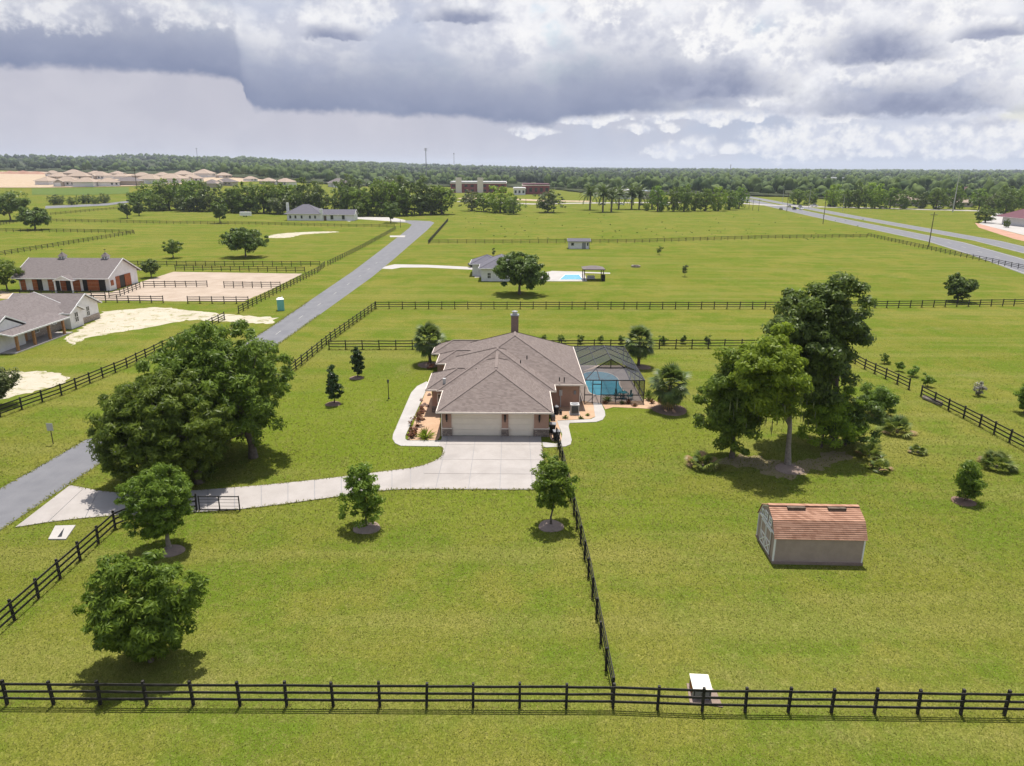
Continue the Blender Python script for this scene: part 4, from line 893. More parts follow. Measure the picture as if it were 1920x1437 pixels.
# feather palms beside the street
def feather(L=1.0):
    mb = MB(); n = 9; prev = Vector((0, 0, 0))
    for k in range(1, n + 1):
        f = k / n; q = Vector((L * f, 0, 0.25 * L * math.sin(f * 2.2) - 0.35 * L * f * f)); mb.tube(prev, q, 0.012 * L, n=3, cap=False)
        for s in (-1, 1):
            e = q + Vector((0.10 * L, s * 0.17 * L * (1.1 - 0.5 * f), -0.10 * L)); mb.poly([prev, q, e])
        prev = q
    return mb
_o = feather().build('frond', LF['palm']); FEA = _o.data; bpy.data.objects.remove(_o)
for k, (x, y, tp, wd) in enumerate([(1106, 394, 354, 30), (1130, 398, 354, 32), (1146, 398, 360, 28), (1160, 393, 358, 28), (1184, 393, 357, 30), (1198, 393, 358, 30), (1222, 393, 360, 24)]):
    p = at(x, y); H = zat(p, tp) - p.z; s = wd / 2 / FPX * depth(p.x, p.y); o = thing('date_palm', f'{ORD[k]} feathery palm from the left in the row along the side street', 'palm tree', p, rb.uniform(0, 6), 'palm row along the side street')
    MB().tube((0, 0, -.1), (0, 0, H * 0.72), 0.55, 0.45, 7).build('trunk', MT['bark'], o)
    for k2 in range(30):
        q = link('frond', FEA, o, (0, 0, H * 0.71)); q.rotation_euler = (0, -R(75 - 110 * k2 / 30), k2 * 2.4); q.scale = (s * 1.55,) * 3
# ================================================================== MAIN HOUSE
SL = 0.48
def hip_pts(x0, x1, y0, y1, ze, s):
    w_, d_ = x1 - x0, y1 - y0; h = min(w_, d_) / 2; zr = ze + h * s
    if w_ >= d_: r0, r1 = (x0 + h, (y0 + y1) / 2, zr), (x1 - h, (y0 + y1) / 2, zr)
    else: r0, r1 = ((x0 + x1) / 2, y0 + h, zr), ((x0 + x1) / 2, y1 - h, zr)
    return r0, r1
def hip_roof(parent, x0, x1, y0, y1, ze, s=SL, m='shingle', trim='trim', name='roof', gut=0.14):
    r0, r1 = hip_pts(x0, x1, y0, y1, ze, s); a, b, c, d = (x0, y0, ze), (x1, y0, ze), (x1, y1, ze), (x0, y1, ze)
    mb = MB()
    if x1 - x0 >= y1 - y0: fs = [[a, b, r1, r0], [b, c, r1], [c, d, r0, r1], [d, a, r0]]
    else: fs = [[a, b, r0], [b, c, r1, r0], [c, d, r1], [d, a, r0, r1]]
    for f in fs:
        if (Vector(f[2]) - Vector(f[1])).length > 1e-4: mb.poly(f)
    mb.poly([(x0, y0, ze - .02), (x0, y1, ze - .02), (x1, y1, ze - .02), (x1, y0, ze - .02)])
    o = mb.build(name, MT[m], parent)
    f = MB(); t_ = 0.07
    f.box(x0 - t_, x1 + t_, y0 - t_, y0, ze - gut, ze + .01).box(x0 - t_, x1 + t_, y1, y1 + t_, ze - gut, ze + .01).box(x0 - t_, x0, y0, y1, ze - gut, ze + .01).box(x1, x1 + t_, y0, y1, ze - gut, ze + .01)
    f.build('fascia', MT[trim], o)
    rc = MB()
    segs = [(a, r0), (b, r0 if x1 - x0 < y1 - y0 else r1), (c, r1), (d, r1 if x1 - x0 < y1 - y0 else r0), (r0, r1)]
    for p, q in segs:
        p, q = Vector(p), Vector(q)
        if (q - p).length > .3: rc.bar(p + Vector((0, 0, .015)), q + Vector((0, 0, .015)), 0.24, 0.03)
    rc.build('ridge_cap', MT['cap' if m == 'shingle' else 'cap_g'] if m in ('shingle', 'shingle_g') else MT[m], o)
    return o
def gable_roof(parent, x0, x1, y0, y1, ze, s, m, trim, axis='x', th=0.12, name='roof'):
    """ridge along axis; a closed solid with thin slab edges"""
    mb = MB()
    if axis == 'x':
        yc = (y0 + y1) / 2; zr = ze + (y1 - y0) / 2 * s
        for dz in (0, -th):
            mb.poly([(x0, y0, ze + dz), (x1, y0, ze + dz), (x1, yc, zr + dz), (x0, yc, zr + dz)]); mb.poly([(x0, yc, zr + dz), (x1, yc, zr + dz), (x1, y1, ze + dz), (x0, y1, ze + dz)])
        o = mb.build(name, MT[m], parent); f = MB()
        for x in (x0 - .03, x1 + .03):
            f.bar((x, y0, ze - th / 2), (x, yc, zr - th / 2), .08, th + .08); f.bar((x, yc, zr - th / 2), (x, y1, ze - th / 2), .08, th + .08)
        f.box(x0, x1, y0 - .06, y0, ze - th - .05, ze + .01).box(x0, x1, y1, y1 + .06, ze - th - .05, ze + .01)
    else:
        xc = (x0 + x1) / 2; zr = ze + (x1 - x0) / 2 * s
        for dz in (0, -th):
            mb.poly([(x0, y0, ze + dz), (xc, y0, zr + dz), (xc, y1, zr + dz), (x0, y1, ze + dz)]); mb.poly([(xc, y0, zr + dz), (x1, y0, ze + dz), (x1, y1, ze + dz), (xc, y1, zr + dz)])
        o = mb.build(name, MT[m], parent); f = MB()
        for y in (y0 - .03, y1 + .03):
            f.bar((x0, y, ze - th / 2), (xc, y, zr - th / 2), .08, th + .08); f.bar((xc, y, zr - th / 2), (x1, y, ze - th / 2), .08, th + .08)
        f.box(x0 - .06, x0, y0, y1, ze - th - .05, ze + .01).box(x1, x1 + .06, y0, y1, ze - th - .05, ze + .01)
    f.build('fascia', MT[trim], o); return o
def gable_wall(parent, x0, x1, y0, y1, ze, s, m, axis='x'):
    mb = MB()
    if axis == 'x':
        yc = (y0 + y1) / 2; zr = ze + (y1 - y0) / 2 * s; P = [(y0, -.1), (y1, -.1), (y1, ze), (yc, zr), (y0, ze)]
        mb.poly([(x0, a, b) for a, b in P[::-1]]); mb.poly([(x1, a, b) for a, b in P]); mb.poly([(x0, y0, -.1), (x1, y0, -.1), (x1, y0, ze), (x0, y0, ze)]); mb.poly([(x1, y1, -.1), (x0, y1, -.1), (x0, y1, ze), (x1, y1, ze)])
    else:
        xc = (x0 + x1) / 2; zr = ze + (x1 - x0) / 2 * s; P = [(x0, -.1), (x1, -.1), (x1, ze), (xc, zr), (x0, ze)]
        mb.poly([(a, y0, b) for a, b in P]); mb.poly([(a, y1, b) for a, b in P[::-1]]); mb.poly([(x0, y1, -.1), (x0, y0, -.1), (x0, y0, ze), (x0, y1, ze)]); mb.poly([(x1, y0, -.1), (x1, y1, -.1), (x1, y1, ze), (x1, y0, ze)])
    return mb.build('wall', MT[m], parent)
def window(parent, c, wd, ht, face='-y', frame='white', mull=True, d=0.06):
    """a window on a wall: face is the outward direction"""
    x, y, z = c; o = None
    def bx(u0, u1, z0, z1, d0, d1, nm, m_, par):
        if face == '-y': b = MB().box(x + u0, x + u1, y - d1, y - d0, z + z0, z + z1)
        elif face == '+x': b = MB().box(x + d0, x + d1, y + u0, y + u1, z + z0, z + z1)
        else: b = MB().box(x - d1, x - d0, y + u0, y + u1, z + z0, z + z1)
        return b.build(nm, m_, par)
    h, v = wd / 2, ht / 2; f = 0.11
    o = bx(-h, h, -v, v, 0.004, d * 0.6, 'window', MT['glass'], parent)
    bx(-h - f, h + f, v, v + f, 0.004, d, 'frame', MT[frame], o); bx(-h - f, h + f, -v - f, -v, 0.004, d + .03, 'sill', MT[frame], o)
    bx(-h - f, -h, -v, v, 0.004, d, 'frame', MT[frame], o); bx(h, h + f, -v, v, 0.004, d, 'frame', MT[frame], o)
    if mull: bx(-h, h, -.03, .03, d * .6 + .003, d, 'mullion', MT[frame], o); bx(-.03, .03, -v, v, d * .6 + .006, d + .004, 'mullion', MT[frame], o)
    return o
hs = thing('main_house', 'peach stucco house with brown shingle hip roofs and two cream garage doors', 'house')
ZE = 2.75
def walls(parent, x0, x1, y0, y1, m, z1=ZE - .03, z0=-.1): return MB().box(x0, x1, y0, y1, z0, z1).build('wall', MT[m], parent)
# garage front wall built as piers and header round the doors
gy0, gy1 = 64.85, 71.6
MB().box(-6.75, -6.6, gy0 + .02, gy1, -.1, ZE - .03).box(3.45, 3.6, gy0 + .02, gy1, -.1, ZE - .03).build('wall', MT['stucco'], hs)
for x0, x1 in ((-6.75, -5.88), (-0.97, -0.34), (2.17, 3.6)):
    MB().box(x0, x1, gy0, gy0 + .35, 0.86, ZE - .03).build('pier', MT['stucco'], hs)
    MB().box(x0 - .05, x1 + .05, gy0 - .07, gy0 + .36, -.1, 0.80).build('stone_base', MT['stone'], hs)
    MB().box(x0 - .08, x1 + .08, gy0 - .11, gy0 + .37, 0.80, 0.88).build('stone_cap', MT['trim'], hs)
    xc = (x0 + x1) / 2 if x1 < 3 else x0 + .5
    ln = MB().box(xc - .09, xc + .09, gy0 - .22, gy0 - .04, 1.75, 2.2).tube((xc, gy0 - .13, 2.2), (xc, gy0 - .13, 2.33), .11, .02, 6).box(xc - .05, xc + .05, gy0 - .06, gy0, 1.5, 1.75).build('wall_lantern', MT['black'], hs)
MB().box(-5.88, 2.17, gy0 + .004, gy0 + .34, 2.42, ZE - .032).build('door_header', MT['stucco'], hs)
for x0, x1, lab in ((-5.88, -.97, 'double cream garage door'), (-.34, 2.17, 'single cream garage door')):
    gd = MB().box(x0 + .02, x1 - .02, gy0 + .22, gy0 + .26, 0, 2.42).build('garage_door', MT['door_g'], hs); gd['label'] = lab
    for k in range(4): MB().box(x0 + .03, x1 - .03, gy0 + .19, gy0 + .217, .03 + k * .60, .03 + k * .60 + .575).build('door_panel', MT['door_g'], gd)
    MB().box(x0 - .002, x0 + .05, gy0 + .10, gy0 + .18, 0, 2.4).box(x1 - .05, x1 + .002, gy0 + .10, gy0 + .18, 0, 2.4).build('jamb', MT['trim'], gd)
walls(hs, -7.3, 4.05, 71.55, 78, 'stucco'); walls(hs, -6.75, 7.4, 73.85, 89.8, 'stucco'); walls(hs, -8.5, -6.0, 71.8, 77.0, 'stucco'); walls(hs, -8.5, -6, 82.3, 86, 'stucco'); walls(hs, -9.5, -4, 86.8, 90.7, 'stucco')
MB().box(-8.56, -6.7, 71.72, 71.8, -.1, .75).build('stone_base', MT['stone'], hs)
hip_roof(hs, -7.23, 3.95, 64.14, 80.0, ZE)
hip_roof(hs, -7.87, 4.59, 70.95, 84.0, ZE + .004)
hip_roof(hs, -7.3, 7.95, 73.27, 90.45, ZE + .008)
hip_roof(hs, -9.09, -2.0, 71.2, 77.6, ZE + .002)
hip_roof(hs, -9.05, -1.0, 81.66, 86.2, ZE + .006)
hip_roof(hs, -10.05, -1.0, 86.3, 91.2, ZE + .010)
# roof vents, ridge vent, skylight strip
MB().bar((-1.64, 70.2, 5.50), (-1.64, 76.8, 5.50), .30, .05).build('ridge_vent', MT['cap'], hs)
MB().box(-1.80, -1.72, 71.0, 74.5, 5.44, 5.52).build('ridge_vent', MT['cap'], hs); MB().box(-1.56, -1.48, 71.0, 74.5, 5.44, 5.52).build('ridge_vent', MT['cap'], hs)
def onroof(x, y, z): MB().tube((x, y, z - .1), (x, y, z + .35), .06, n=8).build('vent_pipe', MT['black'], hs)
for px, py, z in ((893, 695, 4.2), (951, 687, 4.6), (976, 680, 4.6), (1049, 712, 3.3), (1058, 712, 3.2), (988, 671, 5)): p = at(px, py, z); onroof(p.x, p.y, z - .1)
p = at(833, 714, 3.5); MB().box(p.x - .15, p.x + .15, p.y - .15, p.y + .15, 3.2, 3.75).build('roof_vent', MT['lightgrey'], hs)
ch = MB().box(-.15, .75, 84.3, 85.2, 3, 8.0).build('chimney', MT['brick'], hs)
MB().box(-.22, .82, 84.23, 85.27, 8.0, 8.12).build('chimney_cap', MT['grey'], ch); MB().tube((.3, 84.75, 8.12), (.3, 84.75, 8.45), .28, .28, 10).build('flue', MT['lightgrey'], ch); MB().tube((.3, 84.75, 8.5), (.3, 84.75, 8.62), .40, .1, 10).build('flue_hood', MT['grey'], ch)
# details on the recessed right wall: meter, pipes, downspout, door
MB().box(5.15, 5.5, 73.72, 73.85, 1.35, 2.0).build('electric_meter', MT['lightgrey'], hs); MB().box(5.27, 5.36, 73.76, 73.84, 0, 1.35).build('conduit', MT['lightgrey'], hs)
MB().box(6.75, 7.0, 73.74, 73.85, 1.5, 1.9).build('wall_box', MT['grey'], hs)
for x in (7.35,): MB().box(x, x + .09, 73.72, 73.82, 0, 2.65).build('downspout', MT['trim'], hs)
MB().box(-6.86, -6.78, 64.76, 64.84, 0, 2.6).build('downspout', MT['trim'], hs)
window(hs, (-7.6, 71.8, 1.6), .5, .9, '-y', 'trim', False)

# ---- pool cage
cg = thing('pool_cage', 'dark framed screen enclosure over the swimming pool right of the house', 'pool cage')
X0, X1, Y0, Y1, ZF, ZR = 8.12, 14.75, 75.5, 91.0, 2.62, 4.1; XM = 11.4; YG = 79.0; XA, XB, ZB = 9.75, 13.1, 3.05; YH = 85.6
fr = lambda a, b, w_=.09: MB().bar(a, b, w_, w_).build('frame_bar', MT['bronze'], cg)
def scr(*pts): MB().poly(pts).build('screen_panel', MT['screen_r' if min(p[2] for p in pts) > 2.5 else 'screen'], cg)
for x in (X0, 9.0, 9.95, XM + .2, X1): fr((x, Y0, 0), (x, Y0, ZF))
for k in range(1, 6):
    y = Y0 + (Y1 - Y0) * k / 5; fr((X1, y, 0), (X1, y, ZF)); [fr((s_, y, ZF), (XM, y, ZR) if y <= YH else (s_ + (XM - s_) * (Y1 - y) / (Y1 - YH), y, ZF + (ZR - ZF) * (Y1 - y) / (Y1 - YH))) for s_ in (X0, X1)] if YG < y < Y1 - .1 else None
    fr((X0, y, 0), (X0, y, ZF)) if y > 90.6 else None
for (a, b) in (((X0, Y0, ZF), (X1, Y0, ZF)), ((X1, Y0, ZF), (X1, Y1, ZF)), ((X0, Y0, ZF), (X0, Y1, ZF)), ((X0, Y1, ZF), (X1, Y1, ZF)), ((XM, YG, ZR), (XM, YH, ZR)), ((XM, YH, ZR), (X0, Y1, ZF)), ((XM, YH, ZR), (X1, Y1, ZF)), ((X0, Y0, .9), (9.0, Y0, .9)), ((9.95, Y0, .9), (X1, Y0, .9)), ((X1, Y0, .9), (X1, Y1, .9)),
               ((XA, YG, ZB), (XB, YG, ZB)), ((X0, Y0, ZF), (XA, YG, ZB)), ((X1, Y0, ZF), (XB, YG, ZB)), ((XA, YG, ZB), (XM, YG, ZR)), ((XB, YG, ZB), (XM, YG, ZR)), ((XM, YG, ZB), (XM, YG, ZR)), ((XA, Y0, ZF), (XA, YG, ZB)), ((XB, Y0, ZF), (XB, YG, ZB)), ((9.0, Y0, 2.15), (9.95, Y0, 2.15))): fr(a, b)
for f in (0.5,):
    for s in (X0, X1): x = s + (XM - s) * f; fr((x, YG, ZF + (ZR - ZF) * f), (x, (Y1 + YH) / 2, ZF + (ZR - ZF) * f), .07)
ys = [Y0] + [Y0 + (Y1 - Y0) * k / 5 for k in range(1, 6)]
for k in range(5):
    a, b = ys[k], ys[k + 1]
    scr((X1, a, .9), (X1, b, .9), (X1, b, ZF), (X1, a, ZF)); scr((X1, a, .03), (X1, b, .03), (X1, b, .9), (X1, a, .9))
for s_ in (X0, X1):
    XC = XA if s_ == X0 else XB; xm_, zm_ = (s_ + XM) / 2, (ZF + ZR) / 2; ym_ = (Y1 + YH) / 2
    scr((s_, Y0, ZF), (s_, YG, ZF), (XC, YG, ZB))
    cuts = [YG, 81.7, 84.8, ym_]
    for a, b in zip(cuts[:-1], cuts[1:]):
        scr((s_, a, ZF), (s_, b, ZF), (xm_, b, zm_), (xm_, a, zm_))
        if a < YH: scr((xm_, a, zm_), (xm_, b, zm_), (XM, min(b, YH), ZR), (XM, a, ZR))
    scr((s_, ym_, ZF), (s_, Y1, ZF), (xm_, ym_, zm_)); scr((s_, Y1, ZF), (XM, Y1, ZF), (XM, YH, ZR))
scr((X0, Y0, ZF), (X1, Y0, ZF), (XB, YG, ZB), (XA, YG, ZB)); scr((XA, YG, ZB), (XB, YG, ZB), (XM, YG, ZR))
for a, b in ((9.95, XM + .2), (XM + .2, X1)): scr((a, Y0, .03), (b, Y0, .03), (b, Y0, ZF), (a, Y0, ZF))
scr((X0, Y1, .03), (X1, Y1, .03), (X1, Y1, ZF), (X0, Y1, ZF))
dk = struct('pool_deck', MB().box(7.45, X1 + .1, Y0 - .1, Y1 + .1, -.1, .02), MT['deck'], 'pinkish paver deck inside the pool cage')
pc = [(9.0, 80.2), (9.6, 79.0), (11.2, 78.6), (12.6, 79.4), (13.2, 81.0), (13.0, 83.0), (13.4, 85.5), (12.6, 88.2), (10.6, 89.0), (9.0, 88.0), (8.7, 85.0), (9.1, 82.5)]
pc = smooth_poly([(9.0 + (x - 9.0) * .98, y - .9) for x, y in pc], 3)
cx_, cy_ = sum(p[0] for p in pc) / len(pc), sum(p[1] for p in pc) / len(pc)
pl = thing('swimming_pool', 'free-form blue swimming pool under the screen cage', 'pool')
MB().prism([(cx_ + (x - cx_) * 1.07, cy_ + (y - cy_) * 1.05) for x, y in pc], .0, .06).build('coping', MT['trim'], pl)
MB().prism(pc, .0, .075).build('water', MT['water'], pl)
def chair(label, x, y, rz, m='teal', cat='chair', grp='teal patio chairs in the pool cage'):
    o = thing('patio_chair', label, cat, (x, y, .02), rz, grp)
    MB().box(-.28, .28, -.28, .28, .38, .44).build('seat', MT[m], o); b = MB().bar((0, .26, .42), (0, .40, 1.0), .54, .05).build('backrest', MT[m], o)
    for sx in (-.25, .25):
        MB().bar((sx, -.26, 0), (sx, -.26, .62), .05, .05).build('leg', MT[m], o); MB().bar((sx, .26, 0), (sx, .28, .62), .05, .05).build('leg', MT[m], o); MB().bar((sx, -.28, .63), (sx, .3, .63), .07, .04).build('armrest', MT[m], o)
for i, (x, y, r_) in enumerate([(12.0, 76.9, .3), (13.4, 76.7, -.5), (12.7, 77.9, 3.0)]): chair(['left', 'right', 'rear'][i] + ' teal patio chair round the table in the pool cage', x, y, r_)
tb = thing('patio_table', 'round dark teal patio table inside the pool cage', 'table', (12.7, 77.1, .02)); MB().tube((0, 0, .68), (0, 0, .72), .5, .5, 16).build('tabletop', MT['teal'], tb); MB().tube((0, 0, 0), (0, 0, .68), .05, n=8).build('pedestal', MT['teal'], tb); MB().tube((0, 0, 0), (0, 0, .05), .28, .1, 10).build('base', MT['teal'], tb)

# ---- things round the house
ac = thing('air_conditioner', 'square grey air conditioner on its pad beside the right bed', 'air conditioner', at(1077, 776))
MB().box(-.55, .55, -.55, .55, 0, .10).build('pad', MT['conc_w'], ac); MB().box(-.45, .45, -.45, .45, .10, 1.12).build('casing', MT['lightgrey'], ac)
for s in ('f', 'r'):
    for k in range(8):
        z = .2 + k * .105
        (MB().box(-.36, .36, -.475, -.452, z, z + .07) if s == 'f' else MB().box(.452, .475, -.36, .36, z, z + .07)).build('louver', MT['black'], ac)
MB().tube((0, 0, 1.12), (0, 0, 1.17), .40, .36, 18).build('fan_guard', MT['grey'], ac); MB().box(-.47, .47, -.47, .47, 1.10, 1.125).build('lid', MT['lightgrey'], ac)
def bin_(label, px, py, rz, m='black'):
    o = thing('wheelie_bin', label, 'bin', at(px, py), rz, 'bins beside the garage'); mb = MB(); a, b, h = .24, .31, .95
    mb.v += [(-a, -a, .08), (a, -a, .08), (a, a, .08), (-a, a, .08), (-b, -b, h), (b, -b, h), (b, b, h), (-b, b, h)]; mb.f += [(0, 3, 2, 1), (0, 1, 5, 4), (1, 2, 6, 5), (2, 3, 7, 6), (3, 0, 4, 7)]; mb.build('body', MT[m], o)
    MB().box(-.34, .34, -.36, .34, h, h + .07).build('lid', MT['grey'], o); MB().tube((-.3, .38, .92), (.3, .38, .92), .025, n=6).build('handle', MT[m], o)
    for s in (-.28, .28): MB().tube((s - .03, .26, .1), (s + .03, .26, .1), .1, .1, 10).build('wheel', MT['tire'], o)
bin_('black wheelie bin at the garage corner, nearer one', 1043, 826, .2); bin_('black wheelie bin at the garage corner, farther one', 1036, 812, -.1)
ben = thing('patio_bench', 'dark metal bench against the garage side wall', 'bench', (4.3, 70.0, .03), R(90))
MB().box(-.7, .7, -.22, .22, .42, .47).build('seat', MT['black'], ben); MB().box(-.7, .7, .2, .25, .5, .95).build('backrest', MT['black'], ben)
for sx in (-.62, .62):
    for sy in (-.18, .18): MB().box(sx - .03, sx + .03, sy - .03, sy + .03, 0, .42).build('leg', MT['black'], ben)
pe = thing('pool_pump', 'dark pool pump and filter by the recessed wall', 'pump', (4.75, 71.6, .03)); MB().tube((0, 0, 0), (0, 0, .8), .28, .26, 12).build('filter_tank', MT['black'], pe); MB().tube((0, 0, .8), (0, 0, .95), .26, .08, 12).build('dome', MT['grey'], pe); MB().tube((.45, -.35, .25), (.45, .35, .25), .14, .14, 10).build('motor', MT['black'], pe); MB().box(.3, .6, -.3, .3, 0, .12).build('base', MT['grey'], pe)
lp = thing('lamp_post', 'thin black lamp post on the lawn left of the house', 'lamp', at(729, 748)); MB().tube((0, 0, 0), (0, 0, .12), .12, .1, 8).tube((0, 0, .1), (0, 0, 1.85), .045, .04, 8).build('post', MT['black'], lp); MB().tube((0, 0, 1.85), (0, 0, 2.15), .09, .14, 6).build('lantern', MT['glass'], lp); MB().tube((0, 0, 2.15), (0, 0, 2.3), .17, .02, 6).build('cap', MT['black'], lp)
# plants in the beds
for i, (x, y, h_, wd, lf) in enumerate([(781, 800, 28, 28, 'red'), (788, 788, 24, 26, 'red'), (776, 816, 18, 20, 'red'), (770, 822, 14, 18, 'red'), (790, 776, 14, 16, 'red'), (808, 693, 12, 18, 'red')]):
    place_tree('bed_shrub', ['tall red-leaved shrub in the left rock bed', 'red-leaved shrub behind the tallest in the left rock bed', 'lower red shrub beside the green spiky plant', 'small red shrub at the near corner of the left bed', 'small red shrub farthest back in the left rock bed', 'red shrub by the left entry court'][i], 'shrub', x, y, y - h_, wd, y, lf, 10, 420, 0.22, 0.4, 60 + i, 0.03, clump=0.38, shell=0.1, bottom=1.0, limbs=3)
def spiky(label, px, py, rad_, n, m, seed, up=55):
    rg = random.Random(seed); o = thing('spiky_plant', label, 'plant', at(px, py)); mb = MB()
    for k in range(n):
        a = k * 2.4; e = R(rg.uniform(up - 40, 88)); d = Vector((math.cos(a) * math.cos(e), math.sin(a) * math.cos(e), math.sin(e))); b = Vector((-math.sin(a), math.cos(a), 0)) * .05; l = rad_ * rg.uniform(.7, 1.1)
        mb.poly([b * -1, b, d * l * .6 + b * .8, d * l + Vector((0, 0, -.12 * l)), d * l * .6 - b * .8])
    mb.build('leaves', LF[m], o); MB().tube((0, 0, -.05), (0, 0, .1), .12, .05, 6).build('stem', MT['bark'], o)
spiky('green spiky plant at the front of the left rock bed', 797, 822, 1.35, 60, 'bright', 1)
for i, (px, py, r_) in enumerate([(1089, 786, .45), (1060, 785, .5), (1102, 780, .4), (1135, 757, .55), (1139, 752, .9), (1166, 758, .6), (1178, 757, .7), (1190, 762, .5), (1217, 752, .9), (1216, 742, 1.0), (1222, 757, .7)]):
    spiky(['low plant right of the air conditioner', 'low plant left of the air conditioner', 'low plant beside the pool path', 'dark low plant at the pool cage door', 'upright green plant at the pool cage door', 'low plant at the middle of the pool cage', 'reddish plant at the pool cage front', 'small plant near the pool cage corner', 'green plant at the pool cage right corner', 'tall green plant behind the cage corner', 'dark plant between the cage and the wide palm'][i], px, py, r_, 40, ['olive', 'olive', 'palmetto', 'red', 'bright', 'olive', 'red', 'red', 'palm', 'palm', 'red'][i], i + 5)
for i, (x, y) in enumerate([(791, 763), (796, 760), (801, 763), (794, 772), (805, 742), (790, 752)]):
    rg = random.Random(i); o = tag(MB().tube((0, 0, -.02), (0, 0, .12), .22, .25, 8).tube((0, 0, .12), (0, 0, .32), .25, .1, 8).build('rock', MT['brick'], loc=at(x, y)), ['left rock of the small pile in the bed', 'middle rock of the small pile in the bed', 'right rock of the small pile in the bed', 'flat rock in front of the small pile', 'lone rock far back in the left bed', 'lone rock left in the bed near the path'][i], 'rock', 'rocks in the left bed'); o.rotation_euler.z = i; o.scale = (1.2, .8, .9)

# ================================================================== SHED on the right lawn
sh = thing('garden_shed', 'taupe barn-style shed with rust shingle gambrel roof on the right lawn', 'shed', (20.42, 43.5, 0), R(-1.5))
w2, d2 = 2.9, 1.75
MB().box(-w2 - .08, w2 + .08, -d2 - .12, d2 + .12, -.05, .16).build('gravel_base', MT['ring'], sh)
prof = [(-d2, .16), (d2, .16), (d2, 1.95), (1.15, 2.85), (0, 3.35), (-1.15, 2.85), (-d2, 1.95)]
mb = MB(); mb.poly([(-w2, a, b) for a, b in prof[::-1]]); mb.poly([(w2, a, b) for a, b in prof]); mb.poly([(-w2, -d2, .16), (w2, -d2, .16), (w2, -d2, 1.95), (-w2, -d2, 1.95)]); mb.poly([(w2, d2, .16), (-w2, d2, .16), (-w2, d2, 1.95), (w2, d2, 1.95)])
wl = mb.build('wall', MT['shed'], sh)
for k in range(14):
    x = -w2 + .42 * (k + .5)
    if x < w2 - .1: MB().box(x - .012, x + .012, -d2 - .006, -d2 + .001, .2, 1.95).build('siding_batten', MT['shed'], wl)
rf = MB()
side_p = [(-d2 - .10, 1.86), (-1.18, 2.88), (0, 3.42)]
roof = None
RO = bpy.data.objects.new('roof', None); col.objects.link(RO); RO.parent = sh
def course(a, b, k, n, sgn):
    f0, f1 = k / n, (k + 1.12) / n; y0, z0 = a[0] + (b[0] - a[0]) * f0, a[1] + (b[1] - a[1]) * f0; y1, z1 = a[0] + (b[0] - a[0]) * min(1, f1), a[1] + (b[1] - a[1]) * min(1, f1)
    nx_, nz_ = -(b[1] - a[1]), (b[0] - a[0]); l = math.hypot(nx_, nz_); nx_, nz_ = nx_ / l, nz_ / l; h = .045
    m_ = MB(); P = [(y0, z0), (y0 + nx_ * h, z0 + nz_ * h), (y1 + nx_ * .012, z1 + nz_ * .012), (y1, z1)]
    e = w2 + .14
    q = [(-e, sgn * p_[0], p_[1]) for p_ in P] + [(e, sgn * p_[0], p_[1]) for p_ in P]; m_.v = q; m_.f = [(0, 1, 5, 4), (1, 2, 6, 5), (2, 3, 7, 6), (3, 0, 4, 7), (3, 2, 1, 0), (4, 5, 6, 7)]
    m_.build('shingle_course', MT['shingle_r'], RO)
for sgn in (1, -1):
    for k in range(9): course(side_p[0], side_p[1], k, 9, sgn)
    for k in range(8): course(side_p[1], side_p[2], k, 8, sgn)
MB().bar((-w2 - .14, 0, 3.46), (w2 + .14, 0, 3.46), .3, .04).build('ridge_cap', MT['shingle_r'], RO)
for x in (-1.25, 1.45): MB().box(x - .6, x + .6, -.42, -.14, 3.30, 3.44).build('ridge_vent', MT['wood'], RO)
# white trim on the door gable (left end) and corners
tr = MB()
def end_bar(a, b, w_=.09): MB().bar((-w2 - .03, a[0], a[1]), (-w2 - .03, b[0], b[1]), .05, w_).build('trim_board', MT['white'], wl)
pr = [(-d2, .2), (-d2, 1.95), (-1.15, 2.85), (0, 3.33), (1.15, 2.85), (d2, 1.95), (d2, .2)]
for a, b in zip(pr[:-1], pr[1:]): end_bar(a, b)
end_bar((-d2, 2.0), (d2, 2.0), .1)
for sx in (-w2 - .02, w2 + .02): MB().box(sx - .05, sx + .05, -d2 - .02, -d2 + .08, .17, 1.93).build('corner_board', MT['white'], wl)
dr = MB().box(-w2 - .05, -w2 - .01, -1.0, 1.0, .2, 1.9).build('double_door', MT['shed'], sh)
for y0, y1 in ((-1.0, -.02), (.02, 1.0)):
    for a, b in (((y0, .24), (y1, .24)), ((y0, 1.88), (y1, 1.88)), ((y0, 1.05), (y1, 1.05)), ((y0 + .05, .2), (y0 + .05, 1.9)), ((y1 - .05, .2), (y1 - .05, 1.9)), ((y0, .26), (y1, 1.02)), ((y1, .26), (y0, 1.02))): MB().bar((-w2 - .065, a[0], a[1]), (-w2 - .065, b[0], b[1]), .03, .08).build('door_brace', MT['white'], dr)
for y in (-.55, .3): window(sh, (-w2 - .02, y, 2.5), .35, .35, '-x', 'white', True, .04)
window(sh, (-w2 - .02, 1.0, 2.35), .25, .3, '-x', 'white', False, .04)
hr = thing('hose_reel', 'black hose reel hanging on the right end of the shed', 'hose reel', (23.52, 42.6, 1.0)); ho = MB()
for k in range(16):
    a, b = 6.283 * k / 16, 6.283 * (k + 1) / 16; ho.tube((.05, .22 * math.cos(a), .55 + .22 * math.sin(a)), (.05, .22 * math.cos(b), .55 + .22 * math.sin(b)), .05, n=6, cap=False)
ho.build('hose_coil', MT['tire'], hr); MB().box(-.12, .06, -.1, .1, -.1, .62).build('bracket', MT['black'], hr); MB().tube((.05, .2, .4), (.05, .22, -.35), .03, n=6).build('hose_end', MT['tire'], hr)
